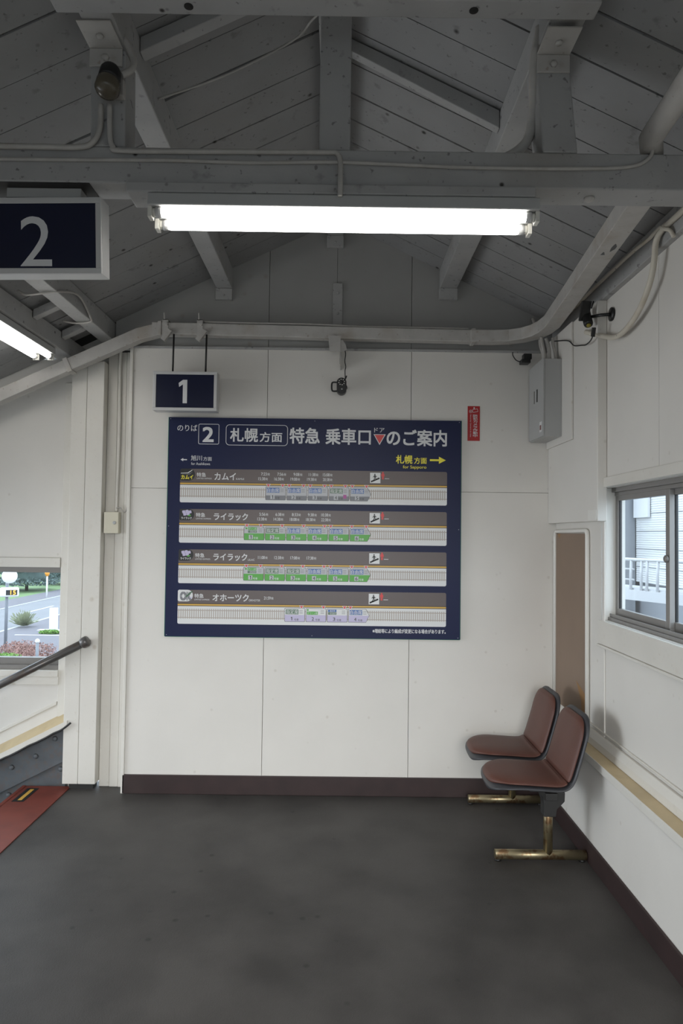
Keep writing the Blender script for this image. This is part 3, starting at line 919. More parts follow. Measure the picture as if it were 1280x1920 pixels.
put('lettering', 0, 'text', 'のりば', 16, 53, 14, 26, h1)
put('frame', 0, 'ring', 55.5, 94.5, 12, 50.5, 3, 1.0, h1)
put('lettering', 0, 'text', '2', 64, 83.5, 18.5, 45.5, h1, bold=0.03)
put('frame', 0, 'ring', 107, 223.5, 12.5, 51.8, 7, 1.0, h1)
put('lettering', 0, 'text', '札幌', 115.5, 167, 19.5, 44.5, h1, bold=0.02)
put('lettering', 0, 'text', '方面', 171, 212.7, 26.5, 44.5, h1, bold=0.018)
put('lettering', 0, 'text', '特急', 227.5, 283, 17.5, 46.5, h1, bold=0.022)
put('lettering', 0, 'text', '乗車口', 295, 379, 18, 47.5, h1, bold=0.022)
put('lettering', 0, 'text', 'ドア', 386, 405, 15.3, 24, h1)
put('lettering', 0, 'text', 'のご案内', 410, 522, 18.5, 48.5, h1, bold=0.022)
put('arrow', 0, 'poly', [(23, 80), (28, 77), (28, 79), (35, 79), (35, 81), (28, 81), (28, 83)], h1)
put('lettering', 0, 'text', '旭川', 42.5, 63, 71.5, 81.5, h1)
put('lettering', 0, 'text', '方面', 65.5, 81.5, 74, 81.7, h1, bold=0.008)
put('lettering', 0, 'text', 'for Asahikawa', 43, 78.5, 84.7, 89.8, h1, bold=0.01)
put('lettering', 0, 'text', '※増結等により編成が変更になる場合があります。', 387, 523, 391.8, 399.5, h1, bold=0.02)
put('door_symbol', 0, 'poly', [(384.6, 27.4), (407.6, 27.4), (396.1, 47.8)], h1)
put('door_symbol', 1, 'poly', [(386.8, 28.6), (405.4, 28.6), (396.1, 45)], h1 + .0003)
put('lettering', 2, 'text', '札幌', 427.5, 458, 66.5, 82, h1, bold=0.02)
put('lettering', 2, 'text', '方面', 461.5, 485, 70.5, 82, h1, bold=0.018)
put('arrow', 2, 'poly', [(491, 73.2), (508, 73.2), (508, 68.3), (521, 75), (508, 81.7), (508, 76.8), (491, 76.8)], h1)
put('lettering', 2, 'text', 'for Sapporo', 440.5, 484.5, 85.5, 93, h1, bold=0.008)
for a, bb in ((3, 3), (3, 407), (546, 3), (546, 407), (3, 205), (546, 205), (274, 4), (274, 406)):
    put('screw', 0, 'disc', a, bb, 0.6, h1, n=8)


def strip(b0, name_jp, name_en, en_x, jp_box, times, time_rows, car_x, cars, doors, emblem, style):
    s = MB()
    A0, A1, Hh = 23.0, 523.5, 63.2
    B = lambda v: b0 + v
    A = lambda v: A0 + v
    h = 0.0005
    S.rrect(s, A0, A1, B(0), B(Hh), [3, 3, 3, 3], h, 2)
    S.poly(s, S.rpts(A0, A1, B(0), B(25), [3, 3, 0, 0]), h + .0003, 1)
    S.rect(s, A0, A1, B(25), B(26.2), h + .0003, 4)
    S.rect(s, A0, A1, B(26.2), B(29.0), h + .0003, 3)
    S.rect(s, A0, A1, B(29.0), B(30.2), h + .0003, 4)
    x = 1.5
    while x < 499:
        S.rect(s, A(x), A(x + 1.7), B(35), B(53.5), h + .0003, 5)
        x += 4.05
    for y in (37.2, 50.6):
        S.rect(s, A0, A1, B(y), B(y + 1.5), h + .0006, 5)
    st = s.build('train_strip', ['pwhite', 'pband', 'pwhite', 'pgold', 'pdark', 'ptrack'], board)
    hh = 0.0014
    # lettering of the header band
    def word(name, body, a0, a1, v0, v1, bold):
        t = MB()
        S.text(t, body, A(a0), A(a1), B(v0), B(v1), hh, 0, bold)
        return t.build(name, 'ptext', st)
    word('train_class', '特急', 31, 48, 7, 14.8, 0.016)
    word('train_class', 'LIMITED EXPRESS', 31, 59, 16.6, 19.2, 0.006)
    word('train_name', name_jp, jp_box[0], jp_box[1], 7.2, 20.2, 0.02)
    if name_en:
        word('train_name', name_en, en_x[0], en_x[1], 16.2, 20, 0.006)
    for (tx, row, st_) in times:
        yc = time_rows[row]
        t = MB()
        S.text(t, st_, A(tx), A(tx + (12.4 if len(st_) == 5 else 10.8)), B(yc - 2.9), B(yc + 2.9), hh, 0, 0.012)
        xx = tx + (13 if len(st_) == 5 else 11.6)
        S.text(t, '発', A(xx), A(xx + 5), B(yc - 2.0), B(yc + 2.9), hh, 0, 0.0)
        t.build('departure_time', 'ptext', st)
    t = MB()
    S.rect(t, A(383.5), A(392), B(13.6), B(14.6), hh, 0)
    t.build('caption', 'ptext', st)
    # emblem at the left end
    t = MB()
    if emblem == 'kamui':
        S.poly(t, S.rpts(A(0), A(27.5), B(0), B(22.5), [3, 10, 11, 3]), hh - .0002, 0)
        S.poly(t, [(A(1), B(8.0)), (A(14), B(7.0)), (A(22), B(2.0)), (A(23), B(2.6)), (A(15), B(8.4)), (A(1), B(9.0))], hh, 1)
        S.poly(t, [(A(2), B(10.2)), (A(16), B(9.6)), (A(24), B(5.2)), (A(17), B(10.6))], hh, 2)
        S.text(t, 'カムイ', A(2), A(24), B(11.8), B(19.5), hh, 3, 0.03)
        t.build('emblem', ['pblack', 'pwhite', 'pgrey2', 'pyel'], st)
    elif emblem == 'lilac':
        S.poly(t, S.rpts(A(0), A(27.5), B(0), B(21.5), [3, 10, 11, 3]), hh - .0002, 0)
        for (fx, fy) in ((8, 5.5), (14, 4.5), (19.5, 5.5), (10, 9.8), (16, 9.0)):
            for k in range(4):
                S.disc(t, A(fx + 1.7 * math.cos(k * 1.57 + .6)), B(fy + 1.5 * math.sin(k * 1.57 + .6)), 1.8, hh + .00005 * k, 1, 10)
        S.poly(t, [(A(15), B(13)), (A(18), B(10.5)), (A(22), B(11.5)), (A(19), B(14))], hh + .0003, 2)
        S.text(t, 'ライラック', A(3.5), A(23), B(15), B(19.2), hh + .0003, 3, 0.02)
        t.build('emblem', ['pblack', 'plil', 'pgreen', 'pwhite'], st)
    else:
        S.poly(t, S.rpts(A(0), A(28), B(0), B(21.5), [3, 10, 11, 3]), hh - .0002, 0)
        S.text(t, 'OK', A(5), A(25), B(4.5), B(19), hh, 1, 0.07)
        S.poly(t, [(A(14), B(12)), (A(27), B(1.5)), (A(28), B(3)), (A(16), B(14))], hh + .0003, 2)
        S.poly(t, [(A(21), B(14)), (A(27), B(13)), (A(25), B(16))], hh + .0003, 3)
        t.build('emblem', ['pwhite', 'pgrey2', 'pdgreen', 'plil'], st)
    # carriages
    n = len(cars)
    for i, kind in enumerate(cars):
        c = MB()
        x0 = car_x + i * 39.6
        x1 = x0 + 38
        y0, y1 = 31.5, 57.0
        q = 0.0016
        if i == n - 1:
            out = [(x0 + 1, y0), (x1 - 5, y0), (x1 + 1.5, 44), (x1 - 5, y1), (x0 + 1, y1), (x0, y1 - 1), (x0, y0 + 1)]
        else:
            out = S.rpts(x0, x1, y0, y1, 1.5, 3)
        cx, cy = (x0 + x1) / 2, (y0 + y1) / 2
        S.poly(c, [(A(a), B(v)) for a, v in out], q, 0)
        ins = [(cx + (a - cx) * .965, cy + (v - cy) * .95) for a, v in out]
        S.poly(c, [(A(a), B(v)) for a, v in ins], q + .0002, 1)
        low = [(a, max(v, 44.2)) for a, v in ins]
        if i == n - 1:
            low = [(x0 + .7, 44.2), (x1 + .6, 44.2), (x1 - 5.2, y1 - .7), (x0 + .9, y1 - .7)]
        if style == 'grey':
            for j, mi in ((0, 8), (1, 9), (2, 10)):
                z0, z1 = 44.2 + j * 4, 44.2 + j * 4 + 4.1
                xe = x1 - .7 if i < n - 1 else x1 - 0.2 - j * 1.9
                S.rect(c, A(x0 + .7), A(xe), B(z0), B(min(z1, y1 - .7)), q + .0003, mi)
        else:
            S.poly(c, [(A(a), B(v)) for a, v in low], q + .0003, 2)
        z = q + .0006
        if kind == 'free':
            S.rect(c, A(x0 + 2.3), A(x0 + 26), B(y0 + 2.5), B(y0 + 11.5), z, 3)
            S.text(c, '自由席', A(x0 + 3.2), A(x0 + 25.2), B(y0 + 3.2), B(y0 + 10.8), z + .0003, 4, 0.012)
        elif kind == 'reserved':
            S.rect(c, A(x0 + 2.3), A(x0 + 26), B(y0 + 2.5), B(y0 + 11.5), z, 5)
            S.text(c, '指定席', A(x0 + 3.2), A(x0 + 25.2), B(y0 + 3.2), B(y0 + 10.8), z + .0003, 4, 0.012)
        elif kind == 'greencar':
            S.disc(c, A(x0 + 4.6), B(y0 + 3.4), 1.9, z, 6)
            S.rect(c, A(x0 + 8), A(x0 + 24), B(y0 + 1.3), B(y0 + 6.6), z, 6)
            S.text(c, 'グリーン席', A(x0 + 9), A(x0 + 23), B(y0 + 1.9), B(y0 + 6.0), z + .0003, 4, 0.0)
            S.rect(c, A(x0 + 8), A(x0 + 24), B(y0 + 7.4), B(y0 + 11.4), z, 5)
            S.text(c, '一部指定席', A(x0 + 9), A(x0 + 23), B(y0 + 7.8), B(y0 + 11.0), z + .0003, 4, 0.0)
        elif kind == 'greenonly':
            S.disc(c, A(x0 + 3.6), B(y0 + 3.2), 1.8, z, 6)
            S.rect(c, A(x0 + 2), A(x0 + 22.5), B(y0 + 6), B(y0 + 12), z, 6)
            S.text(c, 'グリーン席', A(x0 + 3), A(x0 + 21.5), B(y0 + 6.8), B(y0 + 11.2), z + .0003, 4, 0.004)
        else:
            S.rect(c, A(x0 + 2), A(x0 + 17.5), B(y0 + 2), B(y0 + 6.5), z, 3)
            S.text(c, '指定席', A(x0 + 5), A(x0 + 15), B(y0 + 2.6), B(y0 + 5.9), z + .0003, 4, 0.0)
            S.rect(c, A(x0 + 2), A(x0 + 17.5), B(y0 + 7), B(y0 + 11.5), z, 5)
            S.text(c, '一部自由席', A(x0 + 3), A(x0 + 16.5), B(y0 + 7.6), B(y0 + 10.9), z + .0003, 4, 0.0)
        for j in range(3):
            S.rect(c, A(x0 + 27.5), A(x0 + 34), B(y0 + 4 + j * 2.6), B(y0 + 4.7 + j * 2.6), z, 7)
        S.rect(c, A(x0 + 9.3), A(x0 + 17), B(y0 + 15.6), B(y0 + 23.6), z, 1 if style != 'lil' else 2)
        S.text(c, str(i + 1), A(x0 + (11.2 if i else 12)), A(x0 + (15.2 if i else 14.4)), B(y0 + 16.5), B(y0 + 22.8), z + .0003, 0, 0.015)
        S.text(c, '号車', A(x0 + 18), A(x0 + 26.5), B(y0 + 19.3), B(y0 + 23.6), z, 4 if style == 'green' else 0, 0.01)
        if style == 'grey' and i == 3:
            S.rect(c, A(x0 + 27), A(x0 + 33), B(y0 + 14), B(y0 + 21), z, 11)
        c.build('carriage_diagram', ['pline', 'pgrey' if style != 'lil' else 'pwhite', {'green': 'pgreen', 'grey': 'pgrey2', 'lil': 'plil'}[style], 'pblue', 'pwhite', 'pdgreen', 'pgreen', 'pgrey2',
                                     'pgrey', 'pgrey2', 'pgrey2', 'ppurple'], st)
    for dx in doors:
        d = MB()
        S.poly(d, [(A(dx - 4.4), B(26.6)), (A(dx + 4.4), B(26.6)), (A(dx), B(33.8))], 0.0024, 0)
        S.poly(d, [(A(dx - 3.1), B(27.4)), (A(dx + 3.1), B(27.4)), (A(dx), B(32.4))], 0.0027, 1)
        d.build('door_marker', ['pwhite', 'pred'], st)
    ic = MB()
    S.rect(ic, A(356), A(375.5), B(3.2), B(22.8), hh, 0)
    z = hh + .0003
    S.poly(ic, [(A(357.5), B(19.5)), (A(373.5), B(12.5)), (A(374), B(14.6)), (A(358), B(21.6))], z, 1)
    for j in range(6):
        S.rect(ic, A(358 + j * 2.6), A(360.2 + j * 2.6), B(17.9 - j * 1.15), B(20 - j * 1.15), z, 1)
    S.disc(ic, A(365), B(6.2), 1.3, z, 1, 10)
    S.poly(ic, [(A(363.6), B(7.7)), (A(366.4), B(7.7)), (A(366.6), B(13)), (A(364), B(13))], z, 1)
    S.poly(ic, [(A(364), B(12.8)), (A(365.4), B(12.8)), (A(363.6), B(18)), (A(362), B(18))], z, 1)
    S.poly(ic, [(A(365.4), B(12.8)), (A(366.6), B(12.8)), (A(368.2), B(16)), (A(366.8), B(16.4))], z, 1)
    S.poly(ic, [(A(363.8), B(8)), (A(361.2), B(11.5)), (A(362), B(12.2)), (A(364.4), B(9.6))], z, 1)
    S.poly(ic, [(A(366.2), B(8)), (A(369), B(10.8)), (A(368.4), B(11.6)), (A(365.8), B(9.8))], z, 1)
    ic.build('stairs_pictogram', ['pwhite', 'pblack'], st)
    ic = MB()
    S.disc(ic, A(380), B(3), 1.7, hh, 0, 10)
    S.poly(ic, S.rpts(A(377), A(383), B(4.6), B(10.5), 1.5, 3), hh, 0)
    S.rect(ic, A(378.2), A(381.8), B(10), B(15.5), hh, 0)
    ic.build('red_person_pictogram', 'pred', st)


C5 = (150.5, 180.5, 211, 240.5, 270)
rows2 = (8.2, 17.2)
strip(97.0, 'カムイ', 'KAMUI', (105, 119.5), (64.5, 104), [(x, 0, v) for x, v in zip((151.5, 182, 212.5, 241, 267.5), ('7:23', '7:56', '9:08', '11:38', '15:08'))] +
      [(x, 1, v) for x, v in zip((146.5, 176.5, 206.8, 238, 267.5), ('15:38', '16:38', '19:08', '19:38', '20:38'))], rows2, 160.3, ['free', 'free', 'free', 'reserved', 'free'],
      (165.5, 192.4, 204.6, 231.6, 244, 270.9, 283.5, 310, 322.9, 349.4), 'kamui', 'grey')
strip(172.5, 'ライラック', None, None, (64.5, 128), [(x, 0, v) for x, v in zip((149.6, 179.8, 210.5, 240.5, 265.5), ('5:56', '6:38', '8:33', '9:38', '10:38'))] +
      [(x, 1, v) for x, v in zip((146, 176.4, 206.8, 237, 265.5), ('13:38', '14:38', '18:08', '18:38', '22:38'))], rows2, 121.2, ['greencar', 'reserved', 'free', 'free', 'free', 'free'],
      (126.6, 152.8, 192.4, 232.7, 271.8, 283.5, 322.8, 349.8), 'lilac', 'green')
strip(248.0, 'ライラック', 'LILAC', (129.6, 142), (65, 128), [(x, 0, v) for x, v in zip((148.4, 178.8, 208.8, 239.3), ('11:08', '12:38', '17:08', '17:38'))], (13.6,), 121.4,
      ['greencar', 'reserved', 'reserved', 'free', 'free', 'free'], (126.8, 153.3, 192.9, 232.3, 271.8, 284.2, 323.6, 350.3), 'lilac', 'green')
strip(323.5, 'オホーツク', 'OKHOTSK', (132.4, 154), (65, 132), [(160.5, 0, '21:59')], (13.6,), 199.4, ['reserved', 'greenonly', 'mixed', 'free'], (230.9, 271.8, 311.2, 322.2), 'ok', 'lil')

# red camera notice
st = thing('warning_sticker', 'small narrow red security camera notice to the right of the timetable board', 'sticker', (0.825, YW, 2.188))
MB().box(0.787, 0.863, YW - 0.003, YW - 0.0005, 2.188, 2.405).build('sheet', 'sticker', st)
T = sheet_y(0.787, 2.405, YW - 0.0031, 0.076 / 24)
t = MB()
for i, ch in enumerate('防犯カメラ作動中'):
    bb = 16.6 + i * 5.6
    S_ = 5.3 if ch not in 'カメラ' else 4.6
    T.text(t, ch, 10.5 + (5.5 - S_) * 0.6, 19.5 - (5.5 - S_) * 0.6, bb + (5.3 - S_) / 2, bb + S_, 0.0004, 0, 0.02)
T.text(t, 'Security Camera in Use', 4.2, 7.2, 16.5, 61, 0.0004, 0, 0.0, turn=True)
T.rect(t, 11.4, 13.6, 2, 6.5, 0.0004, 0)
A_ = [(9.5, 6.8), (19, 5.2), (20.3, 10.5), (10, 12.5)]
for i in range(4):
    (a0, b0), (a1, b1) = A_[i], A_[(i + 1) % 4]
    dx, dy = a1 - a0, b1 - b0
    L = math.hypot(dx, dy)
    nx, ny = -dy / L * .35, dx / L * .35
    T.poly(t, [(a0 - nx, b0 - ny), (a1 - nx, b1 - ny), (a1 + nx, b1 + ny), (a0 + nx, b0 + ny)], 0.0004, 0)
T.disc(t, 5.8, 10.5, 2.9, 0.0004, 0, 18, 3.2)
T.disc(t, 5.8, 10.5, 2.2, 0.0006, 1, 18, 2.5)
T.disc(t, 5.8, 10.5, 1.0, 0.0008, 0, 12)
t.build('lettering', ['ptext', 'sticker'], st)

# ---------------------------------------------------------------- cameras and boxes on the walls
cm = thing('security_camera', 'small black round-faced camera hanging on the back wall above the timetable', 'camera', (-0.005, 4.17, 2.45))
bd = MB()
bd.prism([(-0.005 + .030 * math.cos(a) + 0.005, (2.522 if math.sin(a) > 0 else 2.482) + .030 * math.sin(a)) for a in [2 * math.pi * k / 28 for k in range(28)]], 'y', 4.13, 4.19)
bd.build('body', 'black', cm, bevel=0.003)
for k in range(8):
    an = k * math.pi / 4 + .2
    ri = MB()
    ri.lathe([(.001, 0), (.0035, 0), (.003, .002), (.001, .0025)], (0.0 + .017 * math.cos(an), 4.1295, 2.524 + .017 * math.sin(an)), (0, -1, 0), 8)
    ri.build('led', 'white', cm)
MB().lathe([(.001, 0), (.010, 0), (.009, .004), (.004, .006), (.001, .006)], (0, 4.1298, 2.524), (0, -1, 0), 16).build('lens', 'blackiron', cm)
MB().lathe([(.001, 0), (.005, 0), (.004, .003), (.001, .0035)], (0.002, 4.1298, 2.481), (0, -1, 0), 12).build('sensor', 'grey', cm)
MB().tube(smooth_path([(-0.028, 4.16, 2.528), (-0.052, 4.16, 2.528), (-0.060, 4.16, 2.518), (-0.060, 4.16, 2.486), (-0.052, 4.16, 2.474), (-0.028, 4.16, 2.474)]), 0.005, 8).build('bracket', 'black', cm)
MB().rod((0.018, 4.155, 2.535), (0.030, 4.155, 2.568), 0.004, 8).build('aerial', 'black', cm)
MB().rod((0.028, 4.16, 2.505), (0.030, YW - .001, 2.505), 0.006, 8).build('wall_arm', 'black', cm)
cable('cable', [(0.022, 4.16, 2.552), (0.020, 4.16, 2.60), (0.024, 4.158, 2.625), (0.018, 4.155, 2.66), (0.022, 4.14, 2.70), (0.012, 4.12, 2.735)], 0.0028, 'black', 'short black lead of the round-faced camera, hanging from the bracket')

c2 = thing('security_camera', 'black tube camera on an arm on the right wall, under the roof edge', 'camera', (1.29, 3.42, 2.64))
MB().lathe([(.002, 0), (.032, 0), (.034, .004), (.034, .010), (.006, .012), (.002, .012)], (1.3395, 3.35, 2.705), (-1, 0, 0), 18).build('wall_plate', 'black', c2)
MB().tube([(1.328, 3.35, 2.705), (1.295, 3.385, 2.712), (1.265, 3.43, 2.718)], 0.008, 10).build('arm', 'black', c2)
axis = Vector((-0.02, -0.45, -0.75)).normalized()
MB().lathe([(.003, 0), (.020, .001), (.023, .008), (.023, .10), (.020, .108), (.003, .109)], Vector((1.248, 3.475, 2.765)), axis, 18).build('body', 'black', c2)
MB().lathe([(.003, 0), (.011, 0), (.011, .006), (.003, .007)], Vector((1.248, 3.475, 2.765)) + axis * .1085, axis, 16).build('lens_ring', 'brasslens', c2)
hd = MB()
hd.obox(Vector((1.232, 3.452, 2.735)) + Vector((0, -.02, .012)), (0.05, 0.012, 0.10), Matrix.Rotation(math.radians(30), 3, 'X'))
hd.build('sun_hood', 'black', c2, bevel=0.003)
MB().rod((1.252, 3.40, 2.75), (1.262, 3.395, 2.785), 0.004, 8).build('aerial', 'black', c2)
ad = MB()
ad.obox((1.257, 3.385, 2.625), (0.016, 0.02, 0.045), Matrix.Rotation(math.radians(20), 3, 'X'))
tag(ad.build('cable_plug', 'black', bevel=0.002), 'black plug on the camera lead, right wall', 'plug')
pa = MB()
pa.box(1.10, 1.155, 4.14, 4.205, 2.66, 2.685)
pa.box(1.115, 1.165, 4.15, 4.20, 2.6855, 2.72)
tag(pa.build('power_adapter', 'black', bevel=0.004), 'black power adapter in the corner beside the cabinet top', 'adapter')
cable('cable', [(1.10, 4.17, 2.672), (1.075, 4.18, 2.685), (1.06, 4.2, 2.72), (1.062, 4.21, 2.742)], 0.003, 'black', 'short black lead of the power adapter')

cb = thing('electrical_cabinet', 'grey steel cabinet in the upper right corner', 'cabinet', (1.225, 4.09, 2.18))
MB().box(1.178, 1.2775, 3.935, YW - 0.004, 2.18, 2.634).build('body', 'grey', cb, bevel=0.002)
MB().box(1.168, 1.1775, 3.932, YW - 0.008, 2.184, 2.636).build('door', 'grey', cb, bevel=0.002)
hd = MB()
hd.box(1.165, 1.1679, 4.040, 4.054, 2.40, 2.475)
hd.build('handle', 'blackiron', cb)
MB().box(1.1655, 1.1679, 4.10, 4.112, 2.40, 2.475).build('latch_plate', 'aludark', cb)
MB().box(1.1665, 1.1679, 3.955, 3.995, 2.21, 2.27).build('label', 'pwhite', cb)
MB().box(1.1658, 1.1664, 3.962, 3.988, 2.222, 2.25).build('label_mark', 'fired', cb)

sw = thing('switch_box', 'cream switch box on the boards left of the back wall', 'switch', (-1.42, 4.30, 1.585))
MB().box(-1.474, -1.384, 4.27, 4.323, 1.585, 1.718).build('body', 'cream', sw, bevel=0.003)
MB().lathe([(.001, 0), (.011, 0), (.011, .003), (.008, .004), (.001, .004)], (-1.408, 4.2698, 1.652), (0, -1, 0), 16).build('knob', 'grey', sw)
cable('conduit', [(-1.412, 4.318, 1.722), (-1.412, 4.318, 1.85), (-1.406, 4.318, 2.2), (-1.41, 4.318, 2.6), (-1.408, 4.316, 2.70), (-1.40, 4.30, 2.78)], 0.009, 'post', 'thin white conduit rising from the cream switch box', 'conduit')
cable('cable', [(-1.413, 4.31, 1.745), (-1.385, 4.31, 1.745), (-1.372, 4.312, 1.728), (-1.355, 4.313, 1.722), (-1.345, 4.313, 1.748)], 0.004, 'conduit', 'short curl of wire beside the cream switch box')

# brown board with white rim on the right wall
bb = thing('notice_board', 'tall narrow empty brown board in a white rim behind the chairs', 'board', (1.335, 3.945, 0.55))
MB().box(1.330, 1.3385, 3.675, 4.20, 0.60, 1.618).build('panel', 'brown', bb)
rim = MB()
rp = [(1.328, 4.207, 0.60), (1.328, 4.207, 1.60), (1.328, 4.20, 1.622), (1.328, 4.185, 1.632), (1.328, 3.69, 1.634), (1.328, 3.67, 1.628), (1.328, 3.662, 1.61), (1.328, 3.662, 0.60)]
rim.tube(rp, 0.0115, 10)
rim.build('rim', 'white', bb)
tp = MB()
Sx = Sheet((1.3296, 4.20, 1.618), (0, -1, 0), (0, 0, -1), 1.0)
tp.add([(1.3290, 4.16, 1.617), (1.3290, 4.11, 1.617), (1.3290, 4.135, 1.585)], [(0, 1, 2)], 0)
tp.build('torn_patch', 'brownlight', bb)
tp = MB()
tp.add([(1.3290, 3.84, 0.80), (1.3290, 3.675, 0.745), (1.3290, 3.675, 0.60), (1.3290, 3.74, 0.60), (1.3290, 3.76, 0.71)], [(0, 1, 2, 3, 4)], 0)
tp.build('torn_patch', 'brownlight', bb)
tag(MB().box(1.286, 1.2895, 3.425, 3.54, 1.684, 1.74).build('tape_patch', 'white', bevel=0.001), 'white tape patch on the wall corner beside the window', 'tape')

# ---------------------------------------------------------------- double chair
PROF = [(0.724, 0.372), (0.727, 0.396), (0.744, 0.417), (0.785, 0.430), (0.86, 0.434), (0.95, 0.430), (1.02, 0.426), (1.06, 0.428), (1.085, 0.442), (1.102, 0.473), (1.118, 0.525), (1.137, 0.59), (1.157, 0.665), (1.174, 0.722), (1.186, 0.752)]
_P = smooth_path([(x, 0, z) for x, z in PROF], 24)
PATH = [_P[0]]
for _p in _P:                                  # even steps of 6 mm
    if (_p - PATH[-1]).length >= 0.006:
        PATH.append(_p)


def arc_lengths(P):
    L = [0]
    for i in range(1, len(P)):
        L.append(L[-1] + (P[i] - P[i - 1]).length)
    return L


def shell_mesh(P, half, rf, rb, lift0, lift1, dome, nv=14, e=2.6):
    """Closed slab following the profile P, rounded at both ends; lift0..lift1 along the sitting-side normal."""
    L = arc_lengths(P)
    T = L[-1]
    mb = MB()
    n = len(P)
    top, bot = [], []
    for i in range(n):
        t = (P[min(i + 1, n - 1)] - P[max(i - 1, 0)]).normalized()
        nr = Vector((-t.z, 0, t.x))
        s = L[i]
        w = half
        for d_, r_ in ((s, rf), (T - s, rb)):
            if d_ < r_:
                w = min(w, half - r_ + math.sqrt(max(r_ * r_ - (r_ - d_) ** 2, 0)))
        edge = min(1.0, s / 0.02, (T - s) / 0.02)
        for j in range(nv + 1):
            v = -1 + 2 * j / nv
            d = (1 - abs(v) ** 4) * (0.35 + 0.65 * max(edge, 0))
            top.append(P[i] + Vector((0, v * w, 0)) + nr * (lift0 + (lift1 - lift0) * 0.5 + (lift1 - lift0) * 0.5 * d + dome * d))
            bot.append(P[i] + Vector((0, v * w * 0.985, 0)) + nr * lift0)
    m = nv + 1
    fs = []
    o = n * m
    for i in range(n - 1):
        for j in range(nv):
            a = i * m + j
            fs.append((a, a + m, a + m + 1, a + 1))
            fs.append((o + a, o + a + 1, o + a + m + 1, o + a + m))
    for i in range(n - 1):
        a = i * m
        fs.append((a, o + a, o + a + m, a + m))
        a = i * m + nv
        fs.append((a, a + m, o + a + m, o + a))
    for j in range(nv):
        fs.append((j, j + 1, o + j + 1, o + j))
        a = (n - 1) * m + j
        fs.append((a, o + a, o + a + 1, a + 1))
    mb.add(top + bot, fs, 0, True)
    return mb


ch = thing('double_chair', 'two-seat bench of brown padded shell chairs on metal feet by the right wall', 'bench', (1.04, 3.62, 0.0))
LT = arc_lengths(PATH)
fold = min(range(len(PATH)), key=lambda i: abs(PATH[i].x - 1.088))


def seat(yc):
    off = Vector((0, yc, 0))
    shp = shell_mesh(PATH, 0.195, 0.15, 0.11, -0.024, -0.002, 0.0)
    shp.v = [tuple(Vector(v) + off) for v in shp.v]
    so = shp.build('seat_shell', 'shell', ch)
    so.modifiers.new('sub', 'SUBSURF').render_levels = 1
    i0 = next(i for i in range(len(PATH)) if LT[i] > 0.034)
    pd = shell_mesh(PATH[i0:fold + 1], 0.183, 0.145, 0.010, -0.004, 0.014, 0.007)
    pd.v = [tuple(Vector(v) + off) for v in pd.v]
    p = pd.build('seat_pad', 'vinyl', so)
    p.modifiers.new('sub', 'SUBSURF').render_levels = 1
    i1 = max(i for i in range(len(PATH)) if LT[i] < LT[-1] - 0.014)
    bk = shell_mesh(PATH[fold:i1 + 1], 0.183, 0.010, 0.102, -0.004, 0.014, 0.007)
    bk.v = [tuple(Vector(v) + off) for v in bk.v]
    p = bk.build('back_pad', 'vinyl', so)
    p.modifiers.new('sub', 'SUBSURF').render_levels = 1
    u = MB()
    u.box(0.93, 1.06, yc - .10, yc + .10, 0.372, 0.405)
    u.build('under_plate', 'blackiron', so, bevel=0.003)


seat(3.415)
seat(3.845)
MB().box(1.00, 1.06, 3.30, 4.18, 0.335, 0.371).build('beam', 'blackiron', ch, bevel=0.004)
for yc in (3.42, 4.125):
    MB().tube([(0.785, yc, 0.030), (1.234, yc, 0.030)], 0.0235, 16).build('foot_bar', 'brass', ch)
    MB().tube([(1.047, yc, 0.035), (1.047, yc, 0.335)], 0.0225, 16).build('leg', 'brass', ch)
    c = MB()
    c.prism([(1.018, 0.225), (1.078, 0.225), (1.082, 0.26), (1.120, 0.30), (1.122, 0.345), (1.00, 0.345), (1.018, 0.29)], 'y', yc - .032, yc + .032)
    c.build('socket', 'blackiron', ch, bevel=0.004)
    for x in (0.80, 1.215):
        MB().lathe([(.002, 0), (.016, 0), (.016, .009), (.002, .009)], (x, yc, 0.0), (0, 0, 1), 12).build('rubber_foot', 'black', ch)

# ---------------------------------------------------------------- stair: handrail, edge plate, steps, string
hr = thing('handrail', 'round dark iron handrail sloping down the stair from the white post', 'handrail', (-1.9, 4.22, 0.3))
MB().tube([(-1.555, 4.215, 0.915), (-2.078, 4.215, 0.645), (-3.2, 4.215, 0.066)], 0.0245, 16).build('rail', 'ironrail', hr)
MB().lathe([(.004, 0), (.030, 0), (.034, .006), (.034, .034), (.027, .046), (.004, .047)], (-1.535, 4.215, 0.9255), Vector((-0.888, 0, -0.459)), 16).build('end_fitting', 'ironrail', hr)
MB().rod((-1.552, 4.215, 0.914), (-1.552, 4.2695, 0.914), 0.013, 10).build('end_bracket', 'ironrail', hr)

rp = thing('edge_plate', 'red metal plate along the floor edge at the top of the stair', 'step edge', (-1.80, 3.3, 0.0))
MB().box(-1.93, -1.655, 1.8, 4.312, 0.001, 0.006).build('plate', 'redplate', rp)
MB().box(-1.955, -1.931, 1.8, 4.312, -0.035, 0.010).build('nosing', 'redplate', rp, bevel=0.004)
MB().box(-1.905, -1.835, 4.06, 4.27, 0.0062, 0.0078).build('grip_patch', 'black', rp)
MB().box(-1.878, -1.855, 4.08, 4.25, 0.0080, 0.0088).build('yellow_mark', 'pgold', rp)
sp = MB()
sp.prism([(-1.97, -0.03), (-1.671, -0.03), (-1.671, -0.2), (-3.6, -1.15), (-3.6, -0.90), (-3.47, -0.90), (-3.47, -0.74), (-3.17, -0.74), (-3.17, -0.58), (-2.87, -0.58), (-2.87, -0.42), (-2.57, -0.42), (-2.57, -0.27), (-2.27, -0.27), (-2.27, -0.12), (-1.97, -0.12)], 'y', 1.8, 4.36)
